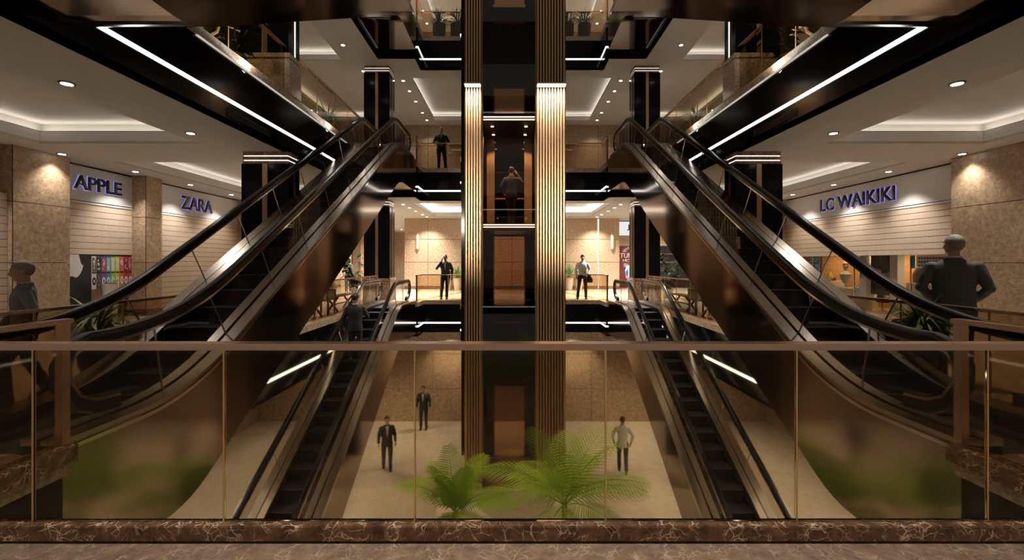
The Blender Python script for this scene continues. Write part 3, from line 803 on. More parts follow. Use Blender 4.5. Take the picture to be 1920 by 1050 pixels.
# ------------------------------------------------------------------ escalators
TAN = math.tan(PI / 6); RUN = F / TAN
def zs(y, w0=.7, w1=.45):
    def ramp(t, w):
        return 0 if t <= -w else (t if t >= w else (t + w) ** 2 / (4 * w))
    return TAN * (ramp(y, w0) - ramp(y - RUN, w1))
def ysamples(a, b):
    ys = {a, b}
    for c, w in ((0, .9), (RUN, .7)):
        for i in range(15):
            v = c - w + 2 * w * i / 14
            if a < v < b: ys.add(v)
    return sorted(ys)
YA, YZ = -1.44, 11.74
def escalator(label, loc, with_steps=True):
    t = thing('escalator', label, 'escalator', loc, local=True, group='escalators of the atrium')
    ys = ysamples(YA, YZ)
    for s in (-1, 1):
        c = MB().strip([(y, zs(y, .3) - 1.10) for y in ys], [(y, zs(y) + .085) for y in ys], 0, s * .64, s * .675)
        c.build('side_cladding', M['clad'], t)
        d = MB()
        yd = ysamples(YA, 11.2)
        d.strip([(y, zs(y) + .085) for y in yd], [(y, zs(y) + .125) for y in yd], 0, s * .535, s * .695, 0)
        d.strip([(y, zs(y) + .085) for y in yd], [(y, zs(y) + .140) for y in yd], 0, s * .375, s * .505, 0)
        d.strip([(y, zs(y) + .085) for y in yd], [(y, zs(y) + .100) for y in yd], 0, s * .505, s * .535, 1)
        d.build('deck', [M['steel'], M['black']], t, smooth=True)
        MB().strip([(y, zs(y) + .020) for y in yd], [(y, zs(y) + .055) for y in yd], 0, s * .675, s * .69).build('trim_line', M['chrome'], t)
        MB().strip([(y, zs(y) - .12) for y in yd], [(y, zs(y) + .085) for y in yd], 0, s * .505, s * .525).strip([(y, zs(y) - .12) for y in yd], [(y, zs(y) + .09) for y in yd], 0, s * .38, s * .395).build('skirt_panel', M['black'], t)
        # glass panes, joints square to the slope
        e = [-1.22, -.2] + [.85 + i * 1.12 for i in range(8)] + [RUN + .15, 10.2, 11.05]
        def slope(y): return (zs(y + .05) - zs(y - .05)) / .1
        for a, b in zip(e, e[1:]):
            n = 7; lo = []; hi = []
            sa, sb = .33 * slope(a) / TAN * (a > 0), .33 * slope(b) / TAN
            for i in range(n + 1):
                yl = a + .006 + (b - a - .012) * i / n; yh = (a - sa + .006) + ((b - sb) - (a - sa) - .012) * i / n
                lo.append((yl, zs(yl) + .10)); hi.append((yh, zs(yh, .95) + .81))
            g = MB().strip(lo, hi, 0, s * .516, s * .526, 0); gp = g.build('glass_panel', M['glass_clear'], t)
            if b < 11:
                q = MB(); q.prism([(b - .008, zs(b) + .10), (b + .006, zs(b) + .10), (b - sb + .006, zs(b - sb, .95) + .805), (b - sb - .008, zs(b - sb, .95) + .805)], 0, s * .513, s * .529)
                q.build('joint_strip', M['steel'], gp)
        # handrail with its two newel loops
        top = [(y, zs(y, .95, .35) + .90) for y in ysamples(-1.05, 10.95)]
        a, b = top[0], top[-1]
        lo = [(a[0] + .30, a[1] - .70), (a[0] + .05, a[1] - .68), (a[0] - .14, a[1] - .58), (a[0] - .25, a[1] - .40), (a[0] - .26, a[1] - .22), (a[0] - .17, a[1] - .06)]
        up = [(b[0] + .17, b[1] - .06), (b[0] + .26, b[1] - .22), (b[0] + .25, b[1] - .40), (b[0] + .14, b[1] - .58), (b[0] - .05, b[1] - .68), (b[0] - .30, b[1] - .70)]
        path = lo + top + up
        prof = [(-.034, -.080), (-.036, -.02), (-.048, -.012), (-.050, .006), (-.038, .024), (0, .030), (.038, .024), (.050, .006), (.048, -.012), (.036, -.02), (.034, -.080)]
        MB().sweep(path, prof, s * .52).build('handrail', M['rubber'], t, smooth=True)
        pr2 = [(-.030, -.108), (-.030, -.080), (.030, -.080), (.030, -.108)]
        MB().sweep(path, pr2, s * .52).build('handrail_track', M['chrome'], t, smooth=True)
    MB().strip([(y, zs(y, .3) - 1.13) for y in ys], [(y, zs(y, .3) - 1.10) for y in ys], 0, -.675, .675).build('soffit', M['clad'], t)
    MB().box(-.66, .66, YA, YA + .03, -1.07, -.02).build('end_plate', M['black'], t)
    for a, b, zz in ((YA, -.55, 0), (RUN + .55, YZ, F)):
        pl = MB().box(-.64, .64, a, b, zz - .05, zz + .004); pp = pl.build('landing_plate', M['step'], t)
        cm = MB().box(-.38, .38, b - .06 if zz == 0 else a, b if zz == 0 else a + .06, zz + .004, zz + .010); cm.build('comb', M['steel'], pp)
    if with_steps:
        me = None; d = .4; rise = d * TAN
        n = int((RUN + 1.0) / d)
        for i in range(n):
            yb = -.5 + i * d
            if yb + d > RUN + .55: break
            zt = zs(yb + d / 2)
            zt = min(max(zs(yb) + .01, 0), F)
            if me is None:
                b = MB(); b.box(-.375, .375, .01, d, -.03, 0, 0)
                prof = [(.0, -.30)] + [(.012 + .02 * math.sin(k / 5 * PI / 2), -.26 + .225 * k / 5) for k in range(6)] + [(.06, -.03), (.06, -.30)]
                b.prism(prof, 0, -.375, .375, 0)
                b.box(-.375, .375, .004, .03, -.004, .003, 1)
                o = b.build('step', [M['step'], M['step_edge']], t); me = o.data
            else:
                o = bpy.data.objects.new('step', me); COL.objects.link(o); o.parent = t
            o.location = (0, yb, zt)
    return t
XE = 4.28; YBEND = 4.94
e0 = escalator('left escalator climbing from this floor to the gallery above', (-XE, YBEND, 0))
clone(e0, (XE, YBEND, 0), 'right escalator climbing from this floor to the gallery above')
clone(e0, (-XE, YBEND, -F), 'left escalator coming up from the floor below, partly under the upper flight')
clone(e0, (XE, YBEND, -F), 'right escalator coming up from the floor below, partly under the upper flight')
e1 = escalator('left escalator overhead whose mirrored underside crosses the top edge', (-XE, YBEND, F), False)
clone(e1, (XE, YBEND, F), 'right escalator overhead whose mirrored underside crosses the top edge')
# ------------------------------------------------------------------ glass lift
YL = 13.2
def rib_pillar(label, x0, x1):
    t = thing('ribbed_pillar', label, 'pillar', ((x0 + x1) / 2, YL, -F), group='ribbed pillars of the lift shaft')
    mb = MB(); mb.box(x0, x1, YL + .05, YL + .75, -F, 16)
    mb.build('core', M['joint'], t)
    n = max(2, round((x1 - x0) / .086)); w = (x1 - x0) / n
    b = MB()
    for i in range(n):
        c = x0 + (i + .5) * w; r = w * .40
        b.prism([(c - r, YL + .06), (c - r, YL + .015), (c - r * .6, YL - .012), (c + r * .6, YL - .012), (c + r, YL + .015), (c + r, YL + .06)], 2, -F, 16)
    m = max(2, round(.7 / .086)); w2 = .7 / m
    for xs, sg in ((x0, -1), (x1, 1)):
        for i in range(m):
            c = YL + .06 + (i + .5) * w2; r = w2 * .40
            b.prism([(xs - sg * .01, c - r), (xs + sg * .02, c - r * .6), (xs + sg * .02, c + r * .6), (xs - sg * .01, c + r)], 2, -F, 16)
    b.build('ribs', M['ribgold'], t)
    # slim wash lamp that grazes the ribs downwards
    zl = 6.78
    h = MB().box(x0, x1, YL - .30, YL - .012, zl, zl + .04).build('wash_lamp', M['ribgold'], t)
    MB().box(x0 + .01, x1 - .01, YL - .28, YL - .05, zl - .004, zl).build('lamp_lens', M['lampwash'], h)
    light('AREA', ((x0 + x1) / 2, YL - .17, zl - .01), 260 * (x1 - x0), (1, .86, .66), t, x1 - x0, (0, 0, 0), spread=100, size_y=.22)
    return t
rib_pillar('narrower ribbed bronze pillar on the left side of the glass lift', -1.41, -.92)
rib_pillar('wider ribbed bronze pillar on the right side of the glass lift', .735, 1.60)

LX0, LX1 = -.90, .72
ls = thing('lift_shaft', 'glazed lift shaft with black door surrounds between the ribbed pillars', 'lift shaft', (0, 15.0, -F))
for lev in (-1, 0, 1, 2):
    z = lev * F
    b = MB()
    b.box(LX0 - .9, LX1 + 1.0, 15.60, 15.75, z + 2.45, z + F - .02)
    b.box(LX0 - .9, -.66, 15.60, 15.75, z, z + 2.45); b.box(.47, LX1 + 1.0, 15.60, 15.75, z, z + 2.45)
    b.build('door_surround', M['black_gloss'], ls)
    MB().box(LX0, -.60, 15.45, 15.47, z, z + 2.45).build('side_pane', M['glass_grey'], ls)
    MB().box(.42, LX1, 15.45, 15.47, z, z + 2.45).build('side_pane', M['glass_grey'], ls)
    MB().box(-.62, .44, 15.57, 15.595, z - .62, z - .56).build('copper_line', M['copper'], ls)
MB().box(LX0, LX1, YL + .10, YL + .115, -F, 16).build('front_pane', M['glass_smoke'], ls)

cab = thing('lift_cab', 'brown glass lift cab stopped between floors with double light lines', 'lift', (-.09, YL + 1.1, 2.72))
C0, C1, CY0, CY1, CZ0, CZ1 = LX0 + .03, LX1 - .03, YL + .16, 15.2, 2.72, 5.80
MB().box(C0, C1, CY0, CY1, CZ0 - .22, CZ0).build('floor_plate', M['black'], cab)
MB().box(C0, C1, CY0, CY1, CZ1, CZ1 + .26).build('roof', M['black'], cab)
o = MB().box(C0, C1, CY0 - .03, CY0 - .005, CZ0 - .06, CZ0 - .03).box(C0, C1, CY0 - .03, CY0 - .005, CZ0 - .13, CZ0 - .10).box(C0, C1, CY0 - .03, CY0 - .005, CZ1 + .05, CZ1 + .08).box(C0, C1, CY0 - .03, CY0 - .005, CZ1 + .13, CZ1 + .16)
o.build('light_lines', emit('lift edge led', (.78, .92, 1), 7.0), cab)
cw = mat('lift back panel', (.26, .17, .11), .35, .2)
MB().box(C0, -.60, CY1 - .03, CY1, CZ0, CZ1).box(.42, C1, CY1 - .03, CY1, CZ0, CZ1).build('back_panel', cw, cab)
MB().box(-.60, .42, CY1 - .02, CY1 - .005, CZ0, CZ1).build('glass_door', M['glass_grey'], cab)
MB().box(-.60, -.10, CY1 - .08, CY1 - .05, CZ0 + .98, CZ0 + 1.03).box(.08, .42, CY1 - .08, CY1 - .05, CZ0 + .98, CZ0 + 1.03).build('handrail', M['copper'], cab)
for x in (-.62, .44):
    for y in (CY0 + .45, CY0 + 1.35):
        l = MB().lathe([(.0, 0), (.05, 0), (.05, .012), (0, .012)], (x, y, CZ1 - .012), 12).build('cab_lamp', M['lamp'], cab)
        light('SPOT', (x, y, CZ1 - .03), 330, (1, .86, .66), cab, .04, angle=100)

# ------------------------------------------------------------------ downlights
def downlight(x, y, z, label, group, power, angle=95):
    t = thing('recessed_downlight', label, 'ceiling light', (x, y, z), group=group)
    b = MB().loft([(x, y, z - .014, .088, .088), (x, y, z - .001, .095, .095)], 18)
    b.build('trim_ring', M['black'], t)
    MB().loft([(x, y, z - .018, .066, .066), (x, y, z - .0145, .066, .066)], 16).build('lamp_lens', M['lamp'], t)
    light('SPOT', (x, y, z - .05), power * 1.05, (1, .945, .87), t, .05, angle=angle, blend=.9)
PW = {0: 300, 1: 165, 2: 480}
for lev in (0, 1, 2):
    z = lev * F + F + CEIL
    nm = ['this floor', 'the next floor up', 'the top floor'][lev]
    for s, sd in ((-1, 'left'), (1, 'right')):
        if lev < 2:
         for i, y in enumerate((8.0, 10.04, 12.0, 14.05, 16.1, 18.2, 20.3, 22.5)):
             downlight(s * 10.27, y, z, 'downlight by the %s shop wall of %s, %s from the camera' % (sd, nm, ORD[i]), 'downlights along the shop walls', PW[lev] * (.42 if y == 10.04 else .85), 100)
        if lev < 2:
         for i, y in enumerate((6.08, 8.42, 10.7 if lev == 0 else 13.6, 15.75, 17.9)):
             xx = 6.15 if y < 10 else (6.24 if y < 11 else 6.05)
             downlight(s * xx, y, z, 'void side downlight of the %s ceiling on %s, %s from the camera' % (sd, nm, ORD[i]), 'downlights beside the void', PW[lev] * .9)
        for i, y in enumerate((18.85, 20.0, 21.3, 22.9, 24.1)):
            downlight(s * 4.66, y, z, 'downlight %s of the centre tray of %s, %s from the camera' % (sd, nm, ORD[i]), 'downlights beside the centre tray', PW[lev] * ((3.2 if y > 22 else 7.5) if lev == 0 else .8), 115)

for s, sd in ((-1, 'left'), (1, 'right')):
    for i, y in enumerate((24.6, 27.5, 30.5, 33.5) if s < 0 else (22.9, 24.4)):
        downlight(s * 8.4, y, F + CEIL, 'added downlight in the %s rear passage beside the back wall, %s from the camera' % (sd, ORD[i]), 'added downlights of the rear passages', 900, 135)  # lamps added to brighten the passages and the rear shop sign
# ------------------------------------------------------------------ shops
def shop_sign(side, label, u0, u1, y_of, xp, text, tu0, tw, tv0, th, bold=.02, face='signwhite'):
    """pale fascia panel with black letters that glow violet behind; u measured along the wall"""
    fr = frame(side, (xp, y_of, 0)); t = thing('shop_sign', label, 'sign', (xp, y_of, 3.0), group='shop signs')
    p = MB(fr); p.box(u0, u1, 3.14, F + CEIL - .05, -.12, 0, 0); p.build('sign_panel', M[face], t)
    p = MB(fr); p.box(u0, u1, 3.10, 3.14, -.12, .03).box(u0, u1, 3.03, 3.085, -.12, .015); p.build('lower_trim', M['signwhite'], t, bevel=.004)
    p = MB(fr); p.box(u0, u1, 3.085, 3.10, -.12, -.02).box(u0, u1, F + CEIL - .05, F + CEIL, -.12, -.03); p.build('shadow_gap', M['joint'], t)
    me = text_mesh(text, tw, th, .03, bold); m2 = text_mesh(text, tw + .022, th + .022, .010, bold + .012)
    b = MB(fr).add_mesh(me, Matrix.Translation((tu0, tv0, .026))); o = b.build('letters', M['letter'], t)
    b = MB(fr).add_mesh(m2, Matrix.Translation((tu0 - .011, tv0 - .011, .012))); b.build('letter_glow', M['halo'], o)
    return t
def shutter(side, label, u0, u1, y_of, xp, v0, v1=3.03, step=.163):
    fr = frame(side, (xp, y_of, 0)); b = MB(fr); b.box(u0, u1, v0, v1, -.12, -.03, 1); v = v1
    while v > v0 + .02:
        a = max(v0, v - step); b.box(u0, u1, a + .006, v - .006, -.10, 0, 0); v = a
    o = b.build('slatted_shutter', [M['board'], M['joint']])
    return tag(o, label, 'shutter', 'slatted shop shutters')

S = -XW
shop_sign('left', 'pale shop sign with short black lettering over the window poster of coloured players', -.02, 1.98, 10.64, S, 'APPLE', .27, 1.33, 3.38, .355)
shutter('left', 'half lowered pale wooden shutter above the poster of coloured players', -.02, 1.98, 10.64, S, 1.74)
shop_sign('left', 'pale shop sign with four black letters over the tall wooden shutter', 0, 4.25, 13.2, S, 'ZARA', 1.25, 1.50, 3.30, .44)
shutter('left', 'tall pale wooden shutter reaching the floor under the four letter sign', 0, 4.25, 13.2, S, .02)
shop_sign('right', 'long pale shop sign with two words in black letters on the right wall', 0, 6.93, 17.45, -S, 'LC WAIKIKI', 1.95, 3.02, 3.30, .43)
shutter('right', 'half lowered wide pale wooden shutter over the right shop window', 0, 6.93, 17.45, -S, 1.74)
# nearest left shop, only its edge shows
shutter('left', 'sliver of wooden shutter at the left picture edge', 0, .9, 8.34, -10.60, .02, 3.0)
# front-facing shop at the right rear
shop_sign('back', 'backlit white shop sign above the dark red poster at the right rear', 6.1, 10.9, 26.5, 0, 'JUMIE', 6.92, 1.55, 3.45, .34, face='signlit')
shutter('back', 'pale shutter strip above the dark red poster', 6.1, 10.9, 26.5, 0, 2.5)
t = thing('wall_poster', 'dark red shopfront poster with white lotus and lettering', 'poster', (8.5, 26.5, 0))
MB(frame('back', (0, 26.5, 0))).box(6.1, 8.5, 0.02, 2.5, -.12, -.02).build('poster_board', M['red'], t)
b = MB(frame('back', (0, 26.5, 0)))
b.add_mesh(text_mesh('TUMIER', 1.30, .30, .01, .02), Matrix.Translation((6.5, 1.78, -.018)))
b.add_mesh(text_mesh('HOUSE', .95, .17, .01, .02), Matrix.Translation((6.68, 1.55, -.018)))
b.add_mesh(text_mesh('\u805a\u7f8e\u574a', .95, .25, .01, .01), Matrix.Translation((6.70, 1.22, -.018)))
b.build('lettering', M['white'], t)
b = MB(frame('back', (0, 26.5, 0)))
for k in range(9):
    a = PI * (k + .5) / 9; c = Vector((7.15, 2.14)); d = Vector((math.cos(a) * 1.5, math.sin(a))); n = Vector((-d.y, d.x)).normalized() * .035
    p0, p1, p2 = c + d * .16, c + d * .27, c + d * .36
    b.prism([tuple(p0), tuple(p1 + n), tuple(p2), tuple(p1 - n)], 2, -.018, -.01)
b.build('lotus_emblem', M['white'], t)

t = thing('dark_shopfront', 'black shopfront with grey shelves right of the dark red poster', 'shopfront', (9.7, 26.5, 0))
MB().box(8.52, 10.9, 26.52, 26.7, 0, 2.5).build('black_panel', M['black'], t)
for k in range(4):
    MB().box(8.8, 10.6, 26.40, 26.52, .5 + k * .5, .55 + k * .5).build('shelf', M['pot_dark'], t)
# poster of music players in the left shop window
fr = frame('left', (-XW - .02, 10.64, 0))
t = thing('wall_poster', 'window poster with pale fruit emblem and row of coloured music players', 'poster', (-XW, 11.6, 0))
MB(fr).box(-.02, .78, .02, 1.74, -.05, 0).build('black_panel', M['black'], t)
ap = [(-.02, 1.735), (.44, 1.735), (.47, 1.62), (.485, 1.54), (.52, 1.48), (.555, 1.455), (.53, 1.36), (.49, 1.27), (.44, 1.20), (.40, 1.165), (.36, 1.16), (.31, 1.185), (.265, 1.195), (.22, 1.185), (.17, 1.16), (.13, 1.165), (.08, 1.21), (.03, 1.29), (-.005, 1.37), (-.02, 1.45)]
MB(fr).prism(ap, 2, 0, .012).build('fruit_emblem', M['signwhite'], t)
MB(fr).box(.78, 2.0, 1.70, 1.74, -.05, .0).build('header', M['black'], t)
cols = [(.62, .60, .57), (.05, .05, .055), (.14, .05, .30), (.04, .22, .45), (.22, .45, .06), (.55, .50, .04), (.55, .16, .03), (.45, .02, .05), (.40, .03, .08)]
scr = [(.10, .09, .08), (.02, .02, .02), (.40, .06, .12), (.25, .38, .55), (.55, .62, .45), (.60, .55, .30), (.50, .12, .10), (.20, .02, .03), (.3, .05, .1)]
w = .136
for i, (c, sc_) in enumerate(zip(cols, scr)):
    u = .785 + i * w; pm = mat('player body', c, .35)
    p = MB(fr).box(u + .004, u + w - .006, .84, 1.70, -.03, .004).build('player_picture', pm, t)
    m2 = mat('player screen', sc_, .3)
    q = MB(fr); q.box(u + .014, u + w - .016, 1.29, 1.655, .004, .008, 0)
    rnd = random.Random(i)
    for k in range(7):
        a, b_ = rnd.uniform(.02, w - .05), rnd.uniform(1.33, 1.60); q.box(u + a, u + a + rnd.uniform(.008, .03), b_, b_ + rnd.uniform(.02, .09), .008, .010, 1)
    q.box(u + .014, u + w - .016, 1.245, 1.285, .004, .008, 2)
    q.build('screen', [m2, M['signwhite'], M['black']], p)
    q = MB(fr); c0 = (u + w / 2, 1.04)
    N = 24; dark = i < 1
    if i == 1:
        for dx, dy in ((0, .10), (0, -.10), (.038, 0), (-.038, 0)): q.box(c0[0]+dx-.006, c0[0]+dx+.006, c0[1]+dy-.012, c0[1]+dy+.012, .004, .008)
    else:
        out = [(c0[0] + .050 * math.cos(2*PI*k/N), c0[1] + .105 * math.sin(2*PI*k/N)) for k in range(N)]; inn = [(c0[0] + .021 * math.cos(2*PI*k/N), c0[1] + .045 * math.sin(2*PI*k/N)) for k in range(N)]
        q.strip(inn + inn[:1], out + out[:1], 2, .004, .009)
    q.build('click_wheel', M['black'] if dark else M['signwhite'], p)
MB(frame('left', (-XW - .25, 10.64, 0))).box(.78, 2.0, .02, 1.0, -.05, 0).build('wood_backing', M['warmwood'], t)

# right shop window: a shallow lit display
wx = 12.3
dsp = thing('shop_display', 'lit shop window interior of warm shelving behind the right shopfront glass', 'shop display', (11.9, 14.0, 0))
tan = mat('warm display wall', (.50, .27, .11), .5); shelfm = mat('pale display shelf', (.62, .56, .48), .45)
b = MB()
for k in range(9): b.box(wx, wx + .04, 10.6, 17.45, .02 + k * .2, .02 + k * .2 + .19)
b.build('back_wall', tan, dsp)
MB().box(10.95, 12.4, 10.55, 17.45, 0, .03).build('display_floor', shelfm, dsp)
MB().box(10.95, 12.4, 10.55, 17.45, 1.9, 1.93).build('display_ceiling', M['black'], dsp)
for y0, y1, h in ((15.75, 17.3, .88), (14.35, 15.7, .66), (11.9, 12.68, .95), (10.7, 11.75, .62)):
    MB().box(11.35, 11.95, y0, y1, 0, h).build('plinth', shelfm, dsp, bevel=.01)
for y in (12.80, 13.92): MB().box(11.1, 11.3, y - .13, y + .13, 0, 1.9).build('pale_post', M['signwhite'], dsp)
pw = MB().box(11.22, 11.25, 12.96, 13.76, .55, 1.9, 0); pwo = pw.build('picture_panel', mat('dark picture', (.018, .014, .02), .4), dsp)
b = MB(); rnd = random.Random(3)
for k in range(60):
    y, z_ = rnd.gauss(13.36, .14), rnd.gauss(1.55, .13)
    b.ball((11.215, y, z_), (.008, rnd.uniform(.012, .03), rnd.uniform(.008, .02)), 6, 4, 0)
for k in range(22): b.box(11.205, 11.215, 13.02 + (k % 5) * .065, 13.02 + (k % 5) * .065 + .04, 1.0 + (k // 5) * .055, 1.0 + (k // 5) * .055 + .035, 1)
b.box(11.208, 11.216, 13.36, 13.58, 1.12, 1.3, 2)
b.build('picture_motif', [M['pot_dark'], M['signwhite'], M['orange']], pwo)
for i, (y0, y1) in enumerate(((10.62, 12.1), (12.1, 14.1), (14.1, 16.0), (16.0, 17.43))):
    MB().box(10.96, 10.972, y0 + .004, y1 - .004, 0.03, 1.74).build('window_pane', M['glass_clear'], dsp)
    MB().box(10.95, 10.98, y1 - .012, y1 + .012, 0.03, 1.74).build('mullion', M['steel'], dsp)
b = MB()
for y, c in ((16.4, 0), (12.2, 0)): b.box(11.6, 11.8, y - .3, y + .3, 1.875, 1.9)
b.build('display_lamp', M['led_dim'], dsp)
for y in (11.6, 13.6, 15.2, 16.6): light('AREA', (11.6, y, 1.86), 26, (1, .72, .42), dsp, .5)
# sale sign
t = thing('sale_sign', 'blue window sign with pale lettering in the right shop window', 'sign', (11.0, 16.85, 1.2), group=None)
fr = frame('right', (11.0, 16.28, 0)); MB(fr).box(.0, .55, 1.18, 1.74, 0, .012).build('board', mat('bright blue board', (.02, .20, .55), .4), t)
b = MB(fr); b.add_mesh(text_mesh('30', .40, .19, .006, .02), Matrix.Translation((.07, 1.53, .012))); b.add_mesh(text_mesh('EXTRA', .44, .11, .006, .02), Matrix.Translation((.055, 1.37, .012)))
b.build('lettering', mat('light blue lettering', (.35, .6, .8), .5), t)
t = thing('notice_sign', 'pale notice with rows of dark print in the right shop window', 'sign', (11.0, 11.9, 1.4))
fr = frame('right', (11.0, 11.95, 0)); MB(fr).box(.0, .78, 1.38, 1.72, 0, .012).build('board', M['signwhite'], t)
b = MB(fr)
for k in range(3):
    for q in range(9): b.box(.05 + q * .08, .05 + q * .08 + .055, 1.43 + k * .10, 1.43 + k * .10 + .035, .012, .015)
b.build('print', M['black'], t)
t = thing('small_sign', 'small blue vertical sign beside the pale window notice', 'sign', (11.0, 12.5, 1.4))
MB(frame('right', (11.0, 12.14, 0))).box(0, .14, 1.37, 1.72, 0, .01).build('board', mat('sky blue board', (.06, .33, .55), .4), t)
def handbag(label, x, y, z, w, h, m, hand=True):
    t = thing('handbag', label, 'bag', (x, y, z), group='bags in the right shop window')
    MB().loft([(x, y, z + .002, .10, w * .5), (x, y, z + h * .5, .11, w * .5), (x, y, z + h, .06, w * .42)], 18, 0, 3.2).build('bag_body', m, t, smooth=True)
    MB().tube([(x, y + w * .28 * math.cos(a), z + h * .95 + h * .75 * math.sin(a)) for a in [PI * i / 12 for i in range(13)]], .012, 8).build('handle', m, t, smooth='all')
    return t
handbag('yellow patterned handbag with round handle on the left plinth of the right shop window', 11.55, 16.12, .882, .42, .30, mat('yellow patterned leather', (.55, .38, .06), .4, bump=.6, bscale=24))
handbag('large dark brown handbag on the tall pale plinth behind the notice', 11.55, 12.30, .952, .70, .42, mat('dark brown leather', (.06, .028, .018), .4, bump=.5, bscale=10))
handbag('small black bag on the low plinth by the man in charcoal suit', 11.55, 11.35, .622, .5, .2, M['suit_black'])
def shoe_pair(label, x, y, z, m):
    t = thing('shoe_pair', label, 'shoes', (x, y, z), group='shoes in the right shop window')
    for k in (-1, 1):
        b = MB(); b.loft([(x, y + k * .07, z, .13, .042), (x, y + k * .07, z + .03, .135, .045), (x + .03, y + k * .07, z + .07, .09, .038), (x + .07, y + k * .07, z + .11, .05, .035)], 14, 0, 2.3)
        b.build('shoe', m, t, smooth=True)
    return t
shoe_pair('brown pair of shoes on the left plinth of the right shop window', 11.5, 15.86, .882, mat('brown shoe leather', (.14, .05, .03), .4))
shoe_pair('two-tone pair of shoes on the plinth beside the grey bust', 11.5, 14.6, .662, M['shoe'])
t = thing('display_bust', 'grey display bust wearing an orange scarf in the right shop window', 'mannequin', (11.6, 15.3, .66))
b = MB(); b.lathe([(.13, 0), (.12, .02), (.03, .04), (.03, .12), (.11, .20), (.16, .36), (.17, .46), (.10, .54), (.05, .58), (.045, .64)], (11.6, 15.3, .662), 18); b.ball((11.6, 15.3, .662 + .74), (.09, .08, .11)); b.build('bust', mat('grey mannequin', (.28, .26, .25), .5), t, smooth=True)
MB().loft([(11.6, 15.3, 1.47, .095, .09), (11.6, 15.3, 1.50, .11, .105), (11.6, 15.3, 1.56, .07, .07)], 16).build('scarf', M['orange'], t, smooth=True)
t = thing('mannequin', 'white mannequin torso in a navy top beside the dark picture in the right shop window', 'mannequin', (11.45, 13.60, 0))
b = MB(); b.loft([(11.45, 13.60, .0, .16, .16), (11.45, 13.60, .02, .16, .16), (11.45, 13.60, .04, .02, .02), (11.45, 13.60, .3, .02, .02)], 14); b.build('stand', M['steel'], t)
b = MB(); b.loft([(11.45, 13.60, .3, .13, .19), (11.45, 13.60, .5, .11, .15), (11.45, 13.60, .72, .13, .19), (11.45, 13.60, .80, .09, .12), (11.45, 13.60, .86, .045, .05)], 16); b.build('torso', mat('navy cloth', (.02, .025, .06), .7), t, smooth=True)
b = MB(); b.tube([(11.42, 13.80, .76), (11.36, 13.86, .55), (11.30, 13.82, .36)], [.05, .042, .03], 10); b.tube([(11.42, 13.40, .76), (11.36, 13.32, .55), (11.30, 13.36, .36)], [.05, .042, .03], 10); b.build('arms', M['white'], t, smooth='all')

# shopfronts further down the corridors
def far_shop(side, s, y0, y1, label_s, label_f):
    y0 += .04; y1 -= .04
    fr = frame(side, (s * XW, y0 if s < 0 else y1, 0)); t = thing('shop_sign', label_s, 'sign', (s * XW, y0, 3), group='blank shop fascias')
    MB(fr).box(0, y1 - y0, 3.05, F + CEIL, -.12, 0).build('sign_panel', M['signwhite'], t)
    b = MB(fr); b.box(0, y1 - y0, 0, 3.05, -.3, -.2, 0); n = int((y1 - y0) / .9)
    for k in range(n + 1): b.box(k * (y1 - y0) / n - .03, k * (y1 - y0) / n + .03, 0, 3.05, -.2, -.14, 1)
    tag(b.build('wooden_shopfront', [M['board'], M['darkwood']]), label_f, 'shopfront', 'far shopfronts')
for s, side, sd in ((-1, 'left', 'left'), (1, 'right', 'right')):
    for i, (a, c) in enumerate(((18.3, 21.6), (22.4, 26.0), (27.0, 30.5))):
        if s > 0 and i > 1: continue
        far_shop(side, s, a, c, 'blank pale shop fascia on the %s wall, %s beyond the far column' % (sd, ORD[i]), 'pale wooden shopfront on the %s wall, %s beyond the far column' % (sd, ORD[i]))

# wall sconces
for s, sd in ((-1, 'left'), (1, 'right')):
    x = s * (5.34 if s < 0 else 5.66); t = thing('wall_sconce', 'slim gold wall sconce with glowing glass on the %s end of the back wall' % sd, 'wall light', (x, YB, 2.5), group='wall sconces')
    b = MB()
    b.tube([(x, YB - .08, 2.30), (x, YB - .08, 2.26), (x, YB - .08, 2.16)], [.055, .04, .006], 10); b.tube([(x, YB - .08, 3.06), (x, YB - .08, 3.10), (x, YB - .08, 3.20)], [.055, .04, .006], 10)
    for dx in (-.10, .10): b.tube([(x, YB - .08, 2.20), (x + dx, YB - .08, 2.32), (x + dx, YB - .08, 3.04), (x, YB - .08, 3.16)], .010, 6)
    b.box(x - .03, x + .03, YB - .08, YB, 2.6, 2.66); b.build('gold_frame', M['gold'], t)
    MB().lathe([(.05, 2.31), (.055, 2.35), (.055, 3.01), (.05, 3.05)], (x, YB - .08, 0), 14).build('glass_tube', M['sconce'], t, smooth=True)
